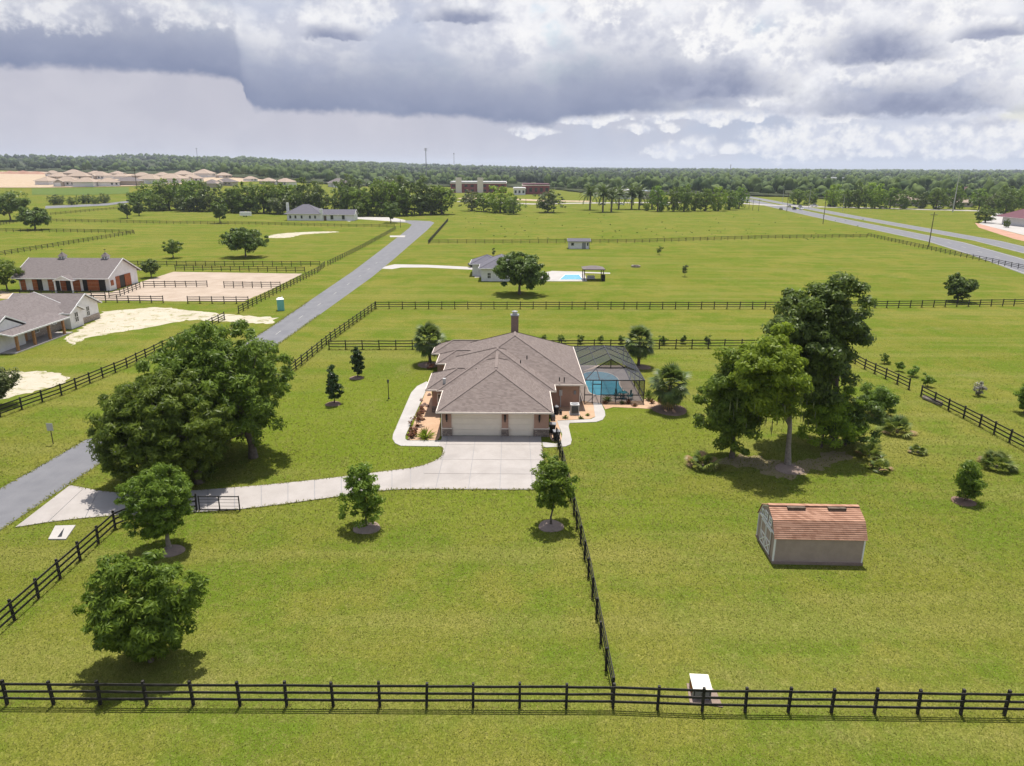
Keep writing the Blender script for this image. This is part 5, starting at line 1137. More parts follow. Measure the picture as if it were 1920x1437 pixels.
# utility box behind the foreground fence
ub = thing('utility_box', 'grey utility cabinet with cream lid behind the foreground fence', 'utility box', (9.5, 29.55, 0), R(-4))
MB().prism([(-.62, -.75), (.95, -.95), (.85, .1), (.55, .62), (-.55, .6)], -.05, .05).build('pad', MT['ring'], ub); MB().box(-.44, .44, -.52, .52, .05, .62).build('cabinet', MT['grey'], ub); MB().box(-.47, .47, -.56, .56, .62, .69).build('lid', MT['box_top'], ub); MB().box(-.03, .03, -.545, -.52, .3, .45).build('latch', MT['black'], ub)
for s_ in (-.38, .38): MB().box(s_ - .02, s_ + .02, -.532, -.52, .08, .6).build('seam', MT['black'], ub)
MB().box(-.47, -.445, -.3, .3, .2, .5).build('warning_plate', MT['rust'], ub)
# trough by the right fence
tg = thing('log_trough', 'weathered grey trough lying along the right fence', 'trough', at(1748, 755), R(-78)); MB().tube((-1.3, 0, .22), (1.3, 0, .22), .26, .24, 9).build('body', MT['bark_l'], tg); MB().box(-1.25, 1.25, -.14, .14, .38, .47).build('hollow', MT['wood'], tg)
for s in (-1, 1): MB().box(s - .1, s + .1, -.3, .3, 0, .12).build('foot', MT['wood'], tg)
# sign by the lane
sg = thing('road_sign', 'small grey roadside sign on a thin post left of the lane', 'sign', at(100, 833)); MB().box(-.03, .03, -.03, .03, -.1, 2.0).build('post', MT['wood'], sg); MB().box(-.30, .30, -.05, -.03, 1.35, 2.1).build('sign_plate', MT['lightgrey'], sg)
# portable toilet
pt = thing('portable_toilet', 'aqua portable toilet with white roof beside the lane', 'toilet', at(527, 582), R(20)); MB().box(-.6, .6, -.6, .6, 0, 2.05).build('cabin', MT['porta'], pt); MB().box(-.42, .42, -.63, -.60, .15, 1.9).build('door', MT['porta'], pt)
m_ = MB(); m_.v = [(-.64, -.64, 2.05), (.64, -.64, 2.05), (.64, .64, 2.05), (-.64, .64, 2.05), (-.3, -.3, 2.32), (.3, -.3, 2.32), (.3, .3, 2.32), (-.3, .3, 2.32)]; m_.f = [(4, 5, 6, 7), (0, 1, 5, 4), (1, 2, 6, 5), (2, 3, 7, 6), (3, 0, 4, 7)]; m_.build('roof', MT['white'], pt); MB().tube((.4, .4, 2.1), (.4, .4, 2.5), .06, n=8).build('vent_pipe', MT['white'], pt)

# ================================================================== NEIGHBOUR HOUSE (left)
nh = thing('neighbour_house', 'beige house with grey roof and cedar-post porch at the left edge', 'house')
gable_wall(nh, -83.0, -72.3, 86.0, 113.5, 3.0, .42, 'beige', 'y')
MB().box(-72.32, -72.22, 95.5, 113, -.1, 1.0).build('stone_base', MT['stone_l'], nh)
gable_roof(nh, -83.6, -71.4, 85.5, 114.0, 2.75, .45, 'shingle_g', 'white', 'y')
gable_wall(nh, -82, -71.2, 112.4, 120.3, 2.9, .5, 'stucco_w', 'x'); gable_roof(nh, -82.5, -70.7, 111.9, 120.8, 2.66, .5, 'shingle_g', 'white', 'x')
MB().box(-82.05, -71.12, 112.32, 120.38, -.1, .95).build('stone_base', MT['stone_l'], nh)
gable_wall(nh, -76, -70.6, 111.2, 114.6, 2.8, .5, 'stucco_w', 'x'); gable_roof(nh, -77, -70.2, 110.8, 115.0, 2.6, .5, 'shingle_g', 'white', 'x')
pr_ = MB()
for dz in (0, -.1): pr_.poly([(-72.6, 95.5, 3.25 + dz), (-69.1, 95.5, 2.55 + dz), (-69.1, 108.9, 2.55 + dz), (-72.6, 108.9, 3.25 + dz)])
po = pr_.build('porch_roof', MT['shingle_g'], nh); MB().box(-69.12, -69.04, 95.45, 108.95, 2.36, 2.56).build('fascia', MT['white'], po); MB().bar((-72.6, 95.46, 3.18), (-69.1, 95.46, 2.48), .08, .18).build('fascia', MT['white'], po)
MB().box(-72.3, -69.0, 95.4, 108.8, -.05, .14).build('porch_floor', MT['conc'], nh)
for y in (96.7, 100.4, 103.9, 107.4): MB().box(-69.6, -69.28, y - .16, y + .16, .14, 2.42).build('porch_post', MT['cedar'], nh)
gable_wall(nh, -77.5, -71.2, 94.5, 101.0, 3.0, .45, 'stucco_w', 'x'); gable_roof(nh, -78, -71.1, 94.0, 101.6, 3.15, .46, 'shingle_g', 'white', 'x')
gable_wall(nh, -79, -70.9, 86, 95.0, 2.7, .3, 'stucco_w', 'x')
for y in (98.2, 105.2): window(nh, (-72.22 + (.65 if y < 101 else 0), y, 1.65), .9, 1.5, '+x')
window(nh, (-72.2, 109.6, 1.8), .8, 1.1, '+x'); window(nh, (-72.2, 111.3, 1.9), .6, .9, '+x')
MB().box(-72.24, -72.14, 101.6, 102.9, .1, 2.3).build('front_door', MT['cedar'], nh)
window(nh, (-70.6, 112.9, 1.7), .9, 1.5, '+x'); window(nh, (-71.2, 117.2, 1.8), .8, 1.5, '+x')
# ---- stable
st = thing('stable', 'long white stable with rust sliding doors and two roof cupolas', 'stable')
BX0, BX1, BY0, BY1 = -103, -84.2, 147.6, 159.2
gable_wall(st, BX0, BX1, BY0, BY1, 3.1, .52, 'stucco_w', 'x'); gable_roof(st, BX0 - .7, BX1 + .6, BY0 - 1.2, BY1 + .8, 2.75, .50, 'shingle_g', 'white', 'x')
def fx(px): return BX0 + (px - 40) / (207 - 40) * (BX1 - BX0)
for px0, px1, m_ in ((43, 52, 'rust'), (65, 74, 'rust'), (74, 83, 'black'), (94, 104, 'rust'), (104, 115, 'black'), (117, 127, 'rust'), (127, 138, 'black'), (140, 153, 'rust'), (158, 167, 'black'), (167, 188, 'rust'), (188, 200, 'black')):
    d_ = MB().box(fx(px0), fx(px1), BY0 - (.12 if m_ == 'rust' else .03), BY0 - .01, 0, 2.35).build('sliding_door' if m_ == 'rust' else 'stall_opening', MT[m_], st)
    if m_ == 'rust':
        for k in range(3): MB().box(fx(px0) + .03, fx(px1) - .03, BY0 - .14, BY0 - .121, .06 + k * .78, .1 + k * .78 + .06).build('door_rail', MT['cedar'], d_)
for y0, y1, m_, nm in ((150.2, 151.6, 'rust', 'sliding_door'), (151.6, 153.7, 'black', 'stall_opening'), (153.7, 156.2, 'rust', 'sliding_door'), (148.2, 149.2, 'rust', 'shutter')): MB().box(BX1 + .004, BX1 + (.1 if m_ == 'rust' else .03), y0, y1, 0 if nm != 'shutter' else 1.0, 2.6 if nm != 'shutter' else 2.1).build(nm, MT[m_], st)
gable_roof(st, fx(118), fx(152), BY0 - 2.6, BY0 + 1.5, 2.5, .5, 'shingle_g', 'white', 'y'); 
g_ = MB(); g_.poly([(fx(119), BY0 - 2.55, 2.5), (fx(151), BY0 - 2.55, 2.5), ((fx(119) + fx(151)) / 2, BY0 - 2.55, 3.35)]); g_.build('porch_gable', MT['stucco_w'], st)
for x in (fx(119.5), fx(150.5)): MB().box(x - .12, x + .12, BY0 - 2.5, BY0 - 2.26, 0, 2.45).build('porch_post', MT['white'], st)
for px in (101, 185):
    x = at(px, 492, 5.6).x; y = (BY0 + BY1) / 2; cu = MB().box(x - .55, x + .55, y - .55, y + .55, 5.4, 6.5).build('cupola', MT['white'], st)
    c_ = MB(); c_.v = [(x - .75, y - .75, 6.5), (x + .75, y - .75, 6.5), (x + .75, y + .75, 6.5), (x - .75, y + .75, 6.5), (x, y, 7.4)]; c_.f = [(0, 1, 4), (1, 2, 4), (2, 3, 4), (3, 0, 4)]; c_.build('cupola_roof', MT['shingle_g'], cu); MB().tube((x, y, 7.3), (x, y, 8.1), .03, n=5).box(x - .25, x + .25, y - .02, y + .02, 7.85, 7.95).build('weathervane', MT['black'], cu)
    for s in (-.28, .28): MB().box(x + s - .18, x + s + .18, y - .575, y - .552, 5.9, 6.4).build('louver', MT['grey'], cu)
# ---- far white house
fh = thing('far_white_house', 'far white house with slate roof, chimney and low garage wing', 'house'); b0 = at(570, 414); X, Y = b0.x, b0.y
MB().box(X - 8, X + 8, Y, Y + 14, 0, 3.2).build('wall', MT['stucco_w'], fh); hip_roof(fh, X - 9.4, X + 8.6, Y - .7, Y + 14.7, 3.2, .55, 'shingle_b', 'white')
MB().box(X - 9.0, X - 8.0, Y + 3, Y + 4.2, 0, 8.2).build('chimney', MT['white'], fh)
gable_wall(fh, X + 9, X + 24.2, Y + .5, Y + 8.5, 3.0, .5, 'stucco_w', 'x'); gable_roof(fh, X + 8, X + 24.7, Y, Y + 9, 2.9, .5, 'shingle_b', 'white', 'x')
MB().box(X + 7.9, X + 9.2, Y - .3, Y + 1, 0, 5.6).build('entry_wall', MT['white'], fh)
for dx in (-6.5, -4, -1, 3, 5.5): window(fh, (X + dx, Y, 1.7), .9, 1.4, '-y', 'white', False)
for dx in (13.5, 19): window(fh, (X + dx, Y + .5, 1.6), 1.2, 1.8, '-y', 'grey', False)
MB().box(X + 9.6, X + 10.8, Y + .44, Y + .5, 0, 2.3).build('door', MT['wood'], fh)
# ---- house behind the round tree, its pool, pergola, small shed
bh = thing('white_bungalow', 'white house with blue-grey roof half hidden by the round dark oak', 'house'); X, Y = -7.2, 163.5
MB().box(X, X + 9, Y, Y + 14, 0, 3.0).build('wall', MT['stucco_w'], bh); MB().box(X - 2.5, X + 4, Y + 8, Y + 16, 0, 2.9).build('wall', MT['stucco_w'], bh)
hip_roof(bh, X - .6, X + 9.6, Y - .6, Y + 14.6, 3.0, .42, 'shingle_b', 'white'); hip_roof(bh, X - 3.1, X + 5, Y + 7.4, Y + 16.6, 2.95, .42, 'shingle_b', 'white')
window(bh, (X + 1.8, Y, 1.3), .7, 1.2, '-y', 'white'); window(bh, (X + 5, Y, 1.6), 1.2, 1.2, '-y', 'white'); MB().box(X - .06, X, Y + 2, Y + 5, 0, 2.4).build('garage_door', MT['white'], bh)
pd = sheet('pool_terrace', [w(1000, 528), w(1101, 528), w(1095, 510), w(1035, 509), w(1010, 513)], MT['conc_w'], .06, .1, 'white pool terrace beside the pergola')
sheet('terrace_path', [w(1034, 508.5), w(1144, 512), w(1144, 514), w(1034, 510.5)], MT['conc_w'], .05, .1, 'thin pale path behind the pergola')
p2 = thing('rectangular_pool', 'small rectangular blue pool beside the pergola', 'pool'); q = [w(1050, 525), w(1092, 525), w(1086, 516), w(1060, 516)]
MB().prism([tuple(Vector(a).lerp(Vector((13.2, 168)), -.08)) for a in q], .02, .09).build('coping', MT['white'], p2); MB().prism(q, .02, .105).build('water', MT['water'], p2)
pg = thing('pergola', 'dark pergola with grey roof at the end of the open-air pool', 'pergola', at(1113, 527)); 
for x in (-2.2, 2.2):
    for y in (0, 4.0): MB().box(x - .1, x + .1, y - .1, y + .1, 0, 2.7).build('post', MT['wood'], pg)
m_ = MB(); m_.v = [(-2.6, -.4, 2.7), (2.6, -.4, 2.7), (2.6, 4.4, 2.7), (-2.6, 4.4, 2.7), (-.6, 2, 3.3), (.6, 2, 3.3)]; m_.f = [(0, 1, 5, 4), (1, 2, 5), (2, 3, 4, 5), (3, 0, 4), (3, 2, 1, 0)]; m_.build('roof', MT['shingle_g'], pg); MB().box(-2.65, 2.65, -.46, -.4, 2.52, 2.72).build('beam', MT['wood'], pg)
sf = thing('patio_sofa', 'pale sofa in the shade of the pergola', 'sofa', at(1108, 524)); MB().box(-.9, .9, -.4, .4, .1, .42).build('seat', MT['lightgrey'], sf); MB().box(-.9, .9, .4, .55, .1, .85).build('backrest', MT['lightgrey'], sf)
gr = thing('patio_grill', 'black grill cabinet right of the pergola', 'grill', at(1131, 527)); MB().box(-.4, .4, -.3, .3, 0, 1.2).build('cabinet', MT['black'], gr); MB().tube((-.4, 0, 1.2), (.4, 0, 1.2), .28, .28, 10).build('hood', MT['black'], gr)
ss = thing('small_shed', 'small white shed with dark roof alone in the far field', 'shed', at(1086, 467)); MB().box(-3.4, 3.2, 0, 3, 0, 2.5).build('wall', MT['stucco_w'], ss)
gable_roof(ss, -3.8, 3.6, -.5, 3.5, 2.45, .4, 'shingle_b', 'grey', 'x'); window(ss, (-2.2, 0, 1.5), .7, .7, '-y', 'grey', False); MB().box(.9, 2.1, -.06, -.005, 0, 2.0).build('door', MT['grey'], ss); MB().box(2.5, 2.9, -.06, -.005, 1.0, 2.0).build('side_window', MT['glass'], ss)
MB().box(-3.45, -3.3, -.05, .1, 0, 2.5).box(3.1, 3.25, -.05, .1, 0, 2.5).build('corner_board', MT['grey'], ss)
fpit = thing('fire_pit', 'small round stone fire pit in the far paddock', 'fire pit', at(1192, 501)); 
for k in range(8): a = k * .785; MB().box(-.35, .35, -.15, .15, 0, .45).build('stone', MT['stone_l'], fpit, (1.0 * math.cos(a), 1.0 * math.sin(a), 0)).rotation_euler.z = a + 1.57
MB().tube((0, 0, 0), (0, 0, .2), .85, .8, 12).build('ash', MT['black'], fpit)
# ---- small trailer in the upper left paddock
tl = thing('small_trailer', 'small white trailer in the upper left paddock', 'trailer', at(461, 407)); MB().box(-2.8, 2.8, -.9, .9, .6, 2.5).build('body', MT['white'], tl); MB().tube((2.8, 0, .7), (4.2, 0, .6), .06, n=6).build('hitch', MT['grey'], tl)
for s in (-.6, .6): MB().tube((s, -1.0, .35), (s, -.85, .35), .35, .35, 12).build('wheel', MT['tire'], tl)

# ================================================================== FAR BUILDINGS
rs = random.Random(4)
hx = sorted([(92, 346, 34), (128, 349, 38), (165, 350, 36), (205, 349, 42), (245, 347, 40), (285, 345, 44), (325, 343, 42), (360, 341, 40), (400, 351, 38), (425, 348, 34), (110, 338, 30), (150, 338, 32), (190, 337, 34), (228, 336, 32), (268, 336, 36), (305, 335, 34), (345, 334, 34), (385, 333, 34), (420, 334, 32), (100, 331, 26), (140, 331, 28), (180, 330, 28), (222, 330, 26), (505, 346, 36), (535, 348, 30), (636, 352, 40), (470, 340, 30), (142, 344, 30)], key=lambda h: (h[0] > 440, -(h[1] // 8), h[0]))
rows = {}
ROWN = {}
def hlabel(x, y):
    r = 'back row' if y < 334 else 'middle row' if y < 341 else 'front row'
    if x > 440: r = 'far'
    ROWN[r] = ROWN.get(r, -1) + 1
    return f'{ORD[ROWN[r]]} pale far house from the left above the wood belt' if x > 440 else f'{ORD[ROWN[r]]} new house from the left in the {r} of the far subdivision'
for i, (x, y, wd) in enumerate(sorted(hx)):
    p = at(x, y); s = wd / FPX * depth(p.x, p.y, p.z) / 15.0; o = thing('subdivision_house', hlabel(x, y), 'house', p, rs.choice([0, 1.57, 3.14, .4, -.5]) + rs.uniform(-.2, .2), 'new houses on the far rise' if x < 440 else 'far houses above the wood belt')
    s *= rs.uniform(.85, 1.15); o.scale = (s, s, s * rs.uniform(.75, 1.05))
    MB().box(-7, 7, -5, 6, -1, 3.1).build('wall', MT[rs.choice(['stucco_w', 'beige', 'stucco_w'])], o)
    hip_roof(o, -7.8, 7.8, -5.8, 6.8, 3.1, .5, 'shingle_t' if rs.random() < .75 else 'shingle_g', 'white'); 
    if i % 2: gable_wall(o, -5, 0, -7, 0, 2.9, .5, 'beige', 'y'); gable_roof(o, -5.5, .5, -7.4, 1, 2.9, .5, 'shingle_t', 'white', 'y')
    for dx in (2, 5): MB().box(dx - .6, dx + .6, -5.06, -5.005, 1, 2.4).build('window', MT['glass'], o)
    MB().box(-5, -1.5, -7.06 if i % 2 else -5.06, -7.005 if i % 2 else -5.005, 0, 2.3).build('garage_door', MT['white'], o)
def block(name, label, cat, px, py, wpx, top, dp, wallm, roofm, nwin=5, storeys=1):
    p = at(px, py); W = wpx / FPX * depth(p.x, p.y, p.z); H = zat(p, top) - p.z; o = thing(name, label, cat, p)
    MB().box(-W / 2, W / 2, 0, dp, -.5, H * .82).build('wall', MT[wallm], o); MB().box(-W / 2 - .6, W / 2 + .6, -.6, dp + .6, H * .82, H * .9).build('cornice', MT['trim'], o); MB().box(-W / 2 - .2, W / 2 + .2, -.2, dp + .2, H * .9, H).build('roof', MT[roofm], o)
    for s in range(storeys):
        for k in range(nwin):
            x = -W / 2 + W * (k + .5) / nwin; z0 = H * .82 * (s + .3) / storeys; MB().box(x - W / nwin * .25, x + W / nwin * .25, -.09, -.01, z0, z0 + H * .82 / storeys * .45).build('window', MT['glass'], o)
    return o
rb1 = block('brick_school', 'long dark red brick building with pale cornice beyond the belt', 'building', 897, 362, 104, 341, 40, 'redwall', 'lightgrey', 9, 2)
for dx in (-20, 2): MB().box(dx - 3, dx + 3, -1.2, -.1, 0, 15).build('stair_tower', MT['trim'], rb1)
block('brick_hall', 'smaller red brick building with pale roof edge right of the long one', 'building', 1005, 365, 50, 345, 30, 'redwall', 'redroof', 5)
block('low_pavilion', 'low white pavilion left of the smaller brick building', 'building', 974, 366, 22, 352, 16, 'stucco_w', 'white', 3)
block('roadside_store', 'low pale store behind the palm row', 'building', 1175, 374, 30, 356, 18, 'stucco_w', 'white', 3)
block('roadside_store', 'low grey-roofed store right of the palm row store', 'building', 1218, 374, 26, 358, 18, 'beige', 'blue_roof', 3)
block('far_warehouse', 'white warehouse among the woods on the right', 'building', 1570, 345, 26, 333, 25, 'stucco_w', 'white', 3)
block('far_warehouse', 'second white building among the woods on the right', 'building', 1597, 345, 14, 335, 20, 'stucco_w', 'white', 2)
def bungalow(label, px, py, wpx, rm, wallm='beige'):
    p = at(px, py); s = wpx / FPX * depth(p.x, p.y, p.z) / 15; o = thing('wood_bungalow', label, 'house', p, 0); o.scale = (s,) * 3
    MB().box(-7, 7, -5, 5, -.5, 3).build('wall', MT[wallm], o); hip_roof(o, -8, 8, -6, 6, 3, .55, rm, 'white'); MB().box(-1, 1, -5.06, -5.005, 0, 2.2).build('door', MT['wood'], o)
    for dx in (-4.5, 4): MB().box(dx - .8, dx + .8, -5.06, -5.005, 1, 2.3).build('window', MT['glass'], o)
bungalow('tan-roofed house in the trees beyond the highway, left one', 1690, 386, 50, 'shingle_t'); bungalow('tan-roofed house in the trees beyond the highway, right one', 1795, 388, 42, 'shingle_t'); bungalow('far dark-roofed house in the woods right of the highway', 1640, 352, 30, 'shingle_g'); bungalow('orange-red roofed house peeking from the woods at right', 1815, 360, 22, 'redroof')
cb = thing('maroon_roof_building', 'white building with broad maroon roof at the right edge', 'building'); p = at(1922, 426); X, Y = p.x, p.y
MB().box(X + 1, X + 26, Y + 1, Y + 18, 0, 3.6).build('wall', MT['stucco_w'], cb); hip_roof(cb, X - 1.5, X + 28, Y - 1.5, Y + 20, 3.7, .5, 'redroof', 'white')
for k in range(6): MB().box(X + .5 + k * 4, X + .8 + k * 4, Y - .6, Y - .3, 0, 3.6).build('column', MT['white'], cb)
for k in range(4): MB().box(X + 2.5 + k * 4, X + 4 + k * 4, Y + .94, Y + .995, .6, 2.6).build('window', MT['glass'], cb)
belt_tree(4, 'small dark red-leaved tree on the parking lot', 1886, 427, 410, 14, None)

# ================================================================== POLES, TOWERS, CARS
def upole(label, px, py, top, arm=True, r_=.18, m='wood', grp='utility poles along the highway', topx=None):
    p = at(px, py); H = zat(p, top) - p.z; o = thing('utility_pole', label, 'pole', p, 0, grp)
    dx = 0 if topx is None else (topx - px) / FPX * depth(p.x, p.y, H)
    MB().tube((0, 0, -.3), (dx * .15, 0, H), r_, r_ * .6, 8).build('pole', MT[m], o)
    if arm: MB().box(-1.2, 1.2, -.06, .06, H - 1.0, H - .85).build('crossarm', MT[m], o); [MB().tube((x, 0, H - .85), (x, 0, H - .6), .05, n=6).build('insulator', MT['lightgrey'], o) for x in (-1, 0, 1)]
upole('tall wooden utility pole beside the highway, nearest one', 1741, 463, 398)
upole('wooden utility pole beside the highway, second from the right', 1543, 420, 360)
upole('wooden utility pole near the highway bend', 1475, 397, 362); upole('thin pole left of the highway, near the bend', 1422, 396, 373, r_=.14); upole('thin pole left of the highway, next to the bend pole', 1411, 395, 374, r_=.14); upole('thin pole farthest up the highway', 1404, 392, 372, r_=.14)
upole('wooden pole standing before the trees at the palm row', 1236, 397, 358); upole('short pole beside the side street left of the palms', 986, 390, 372, False); upole('dark pole in the far left houses', 262, 390, 316, False, .25)
upole('dark pole in the open at the lane end', 751, 427, 412, False, .12)
def streetlight(label, px, py, top, r_=.16):
    p = at(px, py); H = zat(p, top) - p.z; o = thing('street_light', label, 'street light', p, 0, 'street lights at the junction'); MB().tube((0, 0, -.2), (0, 0, H), r_, r_ * .5, 8).build('pole', MT['lightgrey'], o); MB().bar((0, 0, H), (-2.4, 0, H + .3), .1, .1).build('arm', MT['lightgrey'], o); MB().box(-3.2, -2.3, -.15, .15, H + .2, H + .36).build('lamp_head', MT['grey'], o)
streetlight('grey street light at the junction, left one', 1467, 381, 350); streetlight('grey street light at the junction, middle one', 1516, 391, 354); streetlight('grey street light at the junction, right one', 1580, 396, 366)
streetlight('very tall pale mast beside the side street at right', 1786, 398, 321, .35)
def tower(label, px, py, top, wd, dish=True, m='grey'):
    p = at(px, py); H = zat(p, top) - p.z; o = thing('radio_tower', label, 'tower', p, 0, 'towers on the skyline'); MB().tube((0, 0, 0), (0, 0, H), wd, wd * .6, 8).build('mast', MT[m], o)
    if dish:
        for z in (H * .97, H * .93): MB().tube((0, 0, z), (0, 0, z + H * .018), wd * 3, wd * 3, 10).build('antenna_ring', MT['lightgrey'], o)
    else: MB().box(-wd * 2, wd * 2, -.2, .2, H * .96, H * .985).build('antenna', MT[m], o)
tower('tall pale cell tower above the red brick building, left of two', 800, 345, 278, .75); tower('thinner cell tower right of the tall pale one', 852, 343, 287, .45, False); tower('faint thin radio tower on the left skyline', 373, 320, 278, .6, False); tower('short dark tower on the skyline above the highway', 1368, 335, 309, .9, False)
def car(label, px, py, m, rz, truck=False, s=1.0, grp='cars on the far roads'):
    p = at(px, py); o = thing('car', label, 'car', (p.x, p.y, .03), rz, grp); o.scale = (s,) * 3
    b = MB(); pr_ = [(-2.2, .35), (2.2, .35), (2.25, .75), (1.3, .92), (-2.0, .98), (-2.25, .8)] if not truck else [(-2.7, .45), (2.7, .45), (2.7, 1.0), (1.6, 1.15), (-2.7, 1.15)]
    n = len(pr_); b.v = [(a, -.88, z) for a, z in pr_] + [(a, .88, z) for a, z in pr_]; b.f = [tuple(reversed(range(n))), tuple(range(n, 2 * n))] + [(k, (k + 1) % n, n + (k + 1) % n, n + k) for k in range(n)]; b.build('body', m, o)
    c = MB(); cp_ = [(-1.5, .96), (1.1, .93), (.45, 1.42), (-1.1, 1.45)] if not truck else [(-.6, 1.15), (1.5, 1.15), (.9, 1.8), (-.5, 1.82)]
    c.v = [(a, -.78 + .1 * (z > 1.3), z) for a, z in cp_] + [(a, .78 - .1 * (z > 1.3), z) for a, z in cp_]; c.f = [(3, 2, 1, 0), (4, 5, 6, 7)] + [(k, (k + 1) % 4, 4 + (k + 1) % 4, 4 + k) for k in range(4)]; cb_ = c.build('cabin', MT['glass'], o); MB().box(cp_[3][0], cp_[2][0], -.66, .66, cp_[2][1], cp_[2][1] + .04).build('roof', m, o)
    for wx in (-1.4, 1.4):
        for sy in (-.9, .78): MB().tube((wx, sy, .33), (wx, sy + .12, .33), .33, .33, 10).build('wheel', MT['tire'], o)
cm = lambda n, c: plain(n, c, .25, .05, 1.0, spec=.6)
CW, CB, CR, CG, CT = cm('car_white', (.7, .7, .7)), cm('car_black', (.02, .02, .022)), cm('car_red', (.25, .03, .02)), cm('car_grey', (.16, .17, .18)), cm('car_blue', (.04, .05, .10))
car('dark car at the head of the queue on the highway', 1464, 394, CB, 1.35); car('black pickup in the queue at the junction', 1489, 394, CB, 1.4, True); car('white car in the queue at the junction', 1502, 394, CW, 1.4); car('dark car behind the white one at the junction', 1500, 389, CG, 1.4); car('white pickup turning at the junction', 1526, 388, CW, .1, True); car('dark blue car on the side street by the junction', 1560, 388, CT, .05, True, 1.2)
car('small grey car far right on the side street', 1655, 391, CG, 0); car('red car on the far side street', 1693, 391, CR, 0); car('black car on the far side street', 1727, 391, CB, 0); car('white van on the far side street', 1760, 392, CW, 0, True, 1.1); car('dark car left of the queue near the bend', 1480, 389, CB, 1.3); car('black car parked at the house behind the round tree', 894, 501, CB, .3, False, 1.0, None)
for x, y, c_, lab in [(1130, 385, CG, 'grey car parked behind the palm row, leftmost'), (1165, 385, CW, 'white car parked behind the palm row'), (1205, 386, CT, 'blue car parked behind the palm row'), (1250, 386, CW, 'white car parked behind the highway bend trees')]: car(lab, x, y, c_, 0)

# soil bank at the far left
bk = at(40, 327); mb = MB(); nB_ = 24
for k in range(nB_): 
    a0, a1 = -60 + 120 * k / nB_, -60 + 120 * (k + 1) / nB_; h0, h1 = [4.5 * max(0, 1 - abs(a) / 62) ** .5 * (1 + .25 * math.sin(a * .31)) for a in (a0, a1)]
    mb.poly([(a0, -9, -1), (a1, -9, -1), (a1, -2, h1), (a0, -2, h0)]); mb.poly([(a0, -2, h0), (a1, -2, h1), (a1, 9, -1), (a0, 9, -1)])
tag(mb.build('soil_bank', MT['brickpath'], loc=bk, smooth=True), 'long reddish soil bank at the far left of the building land', 'soil bank')
# ================================================================== WEEDS in the far pasture (uncountable specks)
rw = np.random.default_rng(31); VV, FF, of = [], [], 0
for k in range(110):
    px, py = rw.uniform(840, 1620), 398 + 52 * rw.uniform(0, 1) ** .7; q = at(px, py); n_ = 26; sz = rw.uniform(.12, .5) ** 1.3 * 1.3
    Pp = rw.normal(size=(n_, 3)) * np.array([sz, sz, sz * .5]) * .5 + np.array([q.x, q.y, sz * .4]); v, f = leaf_quads(Pp, rw.normal(size=(n_, 3)) + np.array([0, 0, .6]), .35, .16, rw); VV.append(v); FF.append(f + of); of += len(v)
tag(link('weeds', npmesh('weeds', np.concatenate(VV), np.concatenate(FF), LF['dark'])), 'dark weed tufts dotting the far pasture', 'weeds', kind='stuff')
# ================================================================== GRASS BLADES on the near lawns (one mass)
rgg = np.random.default_rng(8)
def lawn_points(n):
    y = 24.5 * (120 / 24.5) ** rgg.uniform(0, 1, n); x = rgg.uniform(-1, 1, n) * (0.80 * y + 4)
    return x, y
xx, yy = lawn_points(270000)
keep = rgg.uniform(0, 1, len(xx)) < np.clip((118 - yy) / 75, 0, 1)
def inside(poly, x, y):
    c = np.zeros(len(x), bool); n = len(poly)
    for i in range(n):
        (x1, y1), (x2, y2) = poly[i - 1], poly[i]
        cond = ((y1 > y) != (y2 > y)) & (x < (x2 - x1) * (y - y1) / ((y2 - y1) + 1e-12) + x1); c ^= cond
    return c
for poly in (rl + rr_, padpoly, up_edge + lo_edge[::-1], walkL, walkR, bedL, [(-10.2, 71), (-10.2, 94.2), (8, 94.2), (8, 64.7), (-7, 64.7), (-7, 71)], [(3.5, 64), (3.5, 90), (15.5, 92), (17, 75), (4, 62.5)], [(17.3, 41.5), (23.5, 41.4), (23.5, 45.6), (17.3, 45.6)], [w(91, 1014), w(103, 987), w(143, 986), w(125, 1014)], [(-100, 90), (-55, 90), (-55, 60), (-100, 60)], [(8.4, 28.6), (10.6, 28.6), (10.6, 30.6), (8.4, 30.6)]): keep &= ~inside(poly, xx, yy)
xx, yy = xx[keep], yy[keep]; n = len(xx); sc = np.clip(yy / 34, .85, 1.7)
ex, ey = [], []
def fringe(pts, step, jit, closed=True):
    m_ = len(pts) if closed else len(pts) - 1
    for i in range(m_):
        a_, b_ = np.array(pts[i]), np.array(pts[(i + 1) % len(pts)]); L_ = np.linalg.norm(b_ - a_); k_ = int(L_ / step)
        if k_ < 1: continue
        q_ = a_ + (b_ - a_) * rgg.uniform(0, 1, (k_, 1)) + rgg.normal(0, jit, (k_, 2)); ex.extend(q_[:, 0]); ey.extend(q_[:, 1])
for pl_ in (up_edge, lo_edge, [lo_edge[0], (3.0, lo_edge[0][1]), (2.85, 62.7)], pad_curve): fringe(pl_, .04, .03, False)
fringe([p for p in rl if p[1] < 150], .05, .12, False); fringe([p for p in rr_ if p[1] < 150], .05, .12, False)
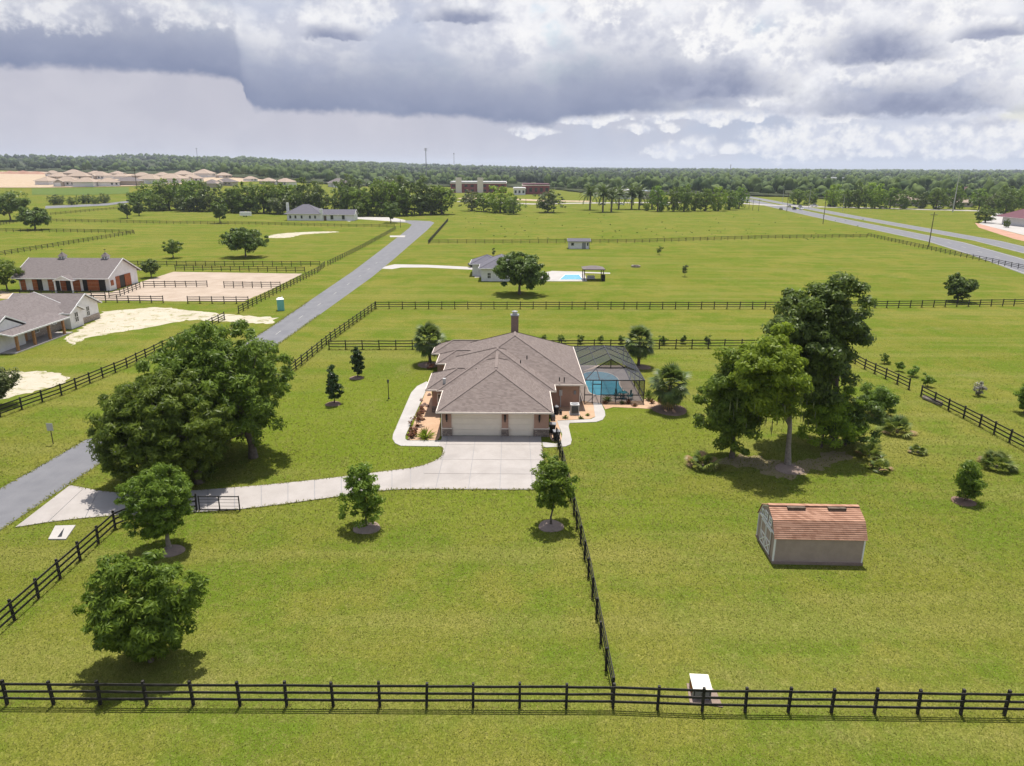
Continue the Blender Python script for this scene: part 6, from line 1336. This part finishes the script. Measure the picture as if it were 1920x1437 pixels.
for o_ in [q for q in bpy.data.objects if q.name.startswith('board_fence')]:
    ps = [(c.location.x + o_.location.x, c.location.y + o_.location.y) for c in o_.children if c.name.startswith('post')]
    ps = [p for p in ps if p[1] < 135]
    for p in ps: ex.extend(p[0] + rgg.normal(0, .10, 26)); ey.extend(p[1] + rgg.normal(0, .10, 26))
    if len(ps) > 2 and ps[0][1] < 100: fringe([p for p in ps], .05, .10, False)
nf = len(ex); xx = np.concatenate([xx, ex]); yy = np.concatenate([yy, ey]); n = len(xx); sc = np.clip(yy / 34, .85, 1.7); sc[-nf:] *= 1.35
P0 = np.stack([xx, yy, np.zeros(n) - .01], 1); L = rgg.uniform(.05, .13, n) * sc; a = rgg.uniform(0, 6.283, n); el = rgg.uniform(.25, 1.1, n)
D = np.stack([np.cos(a) * np.cos(el), np.sin(a) * np.cos(el), np.sin(el)], 1); B = np.stack([-np.sin(a), np.cos(a), np.zeros(n)], 1) * (rgg.uniform(.010, .022, n) * sc)[:, None]
Mi = P0 + D * (L * .6)[:, None]; Tp = P0 + D * (L * 1.5)[:, None]; Tp[:, 2] -= L * .45
VV = np.stack([P0 - B, P0 + B, Mi + B * .9, Tp, Mi - B * .9], 1).reshape(-1, 3)
FF = np.arange(5 * n).reshape(-1, 5)
tag(link('grass', npmesh('grass', VV, FF, LF['blade'])), 'short green and straw coloured grass blades on the near lawns', cat='grass', kind='stuff')

# ================================================================== AIR: thin summer haze
hz = MB().box(-12500, 12500, -420, 14500, -3, 140).build('haze', MT['grass'])
hm = bpy.data.materials.new('haze_air'); hm.use_nodes = True; ht = NT(hm.node_tree); ht.n.clear()
pv = ht.new('ShaderNodeVolumePrincipled'); pv.inputs['Color'].default_value = (0.80, 0.87, 1.0, 1); pv.inputs['Density'].default_value = 0.000085; pv.inputs['Anisotropy'].default_value = 0.2
ho_ = ht.new('ShaderNodeOutputMaterial'); ht.l.new(pv.outputs[0], ho_.inputs['Volume'])
hz.data.materials.clear(); hz.data.materials.append(hm)
tag(hz, 'thin pale blue haze over the far country', 'haze', kind='stuff')
scn.cycles.volume_step_rate = 4.0
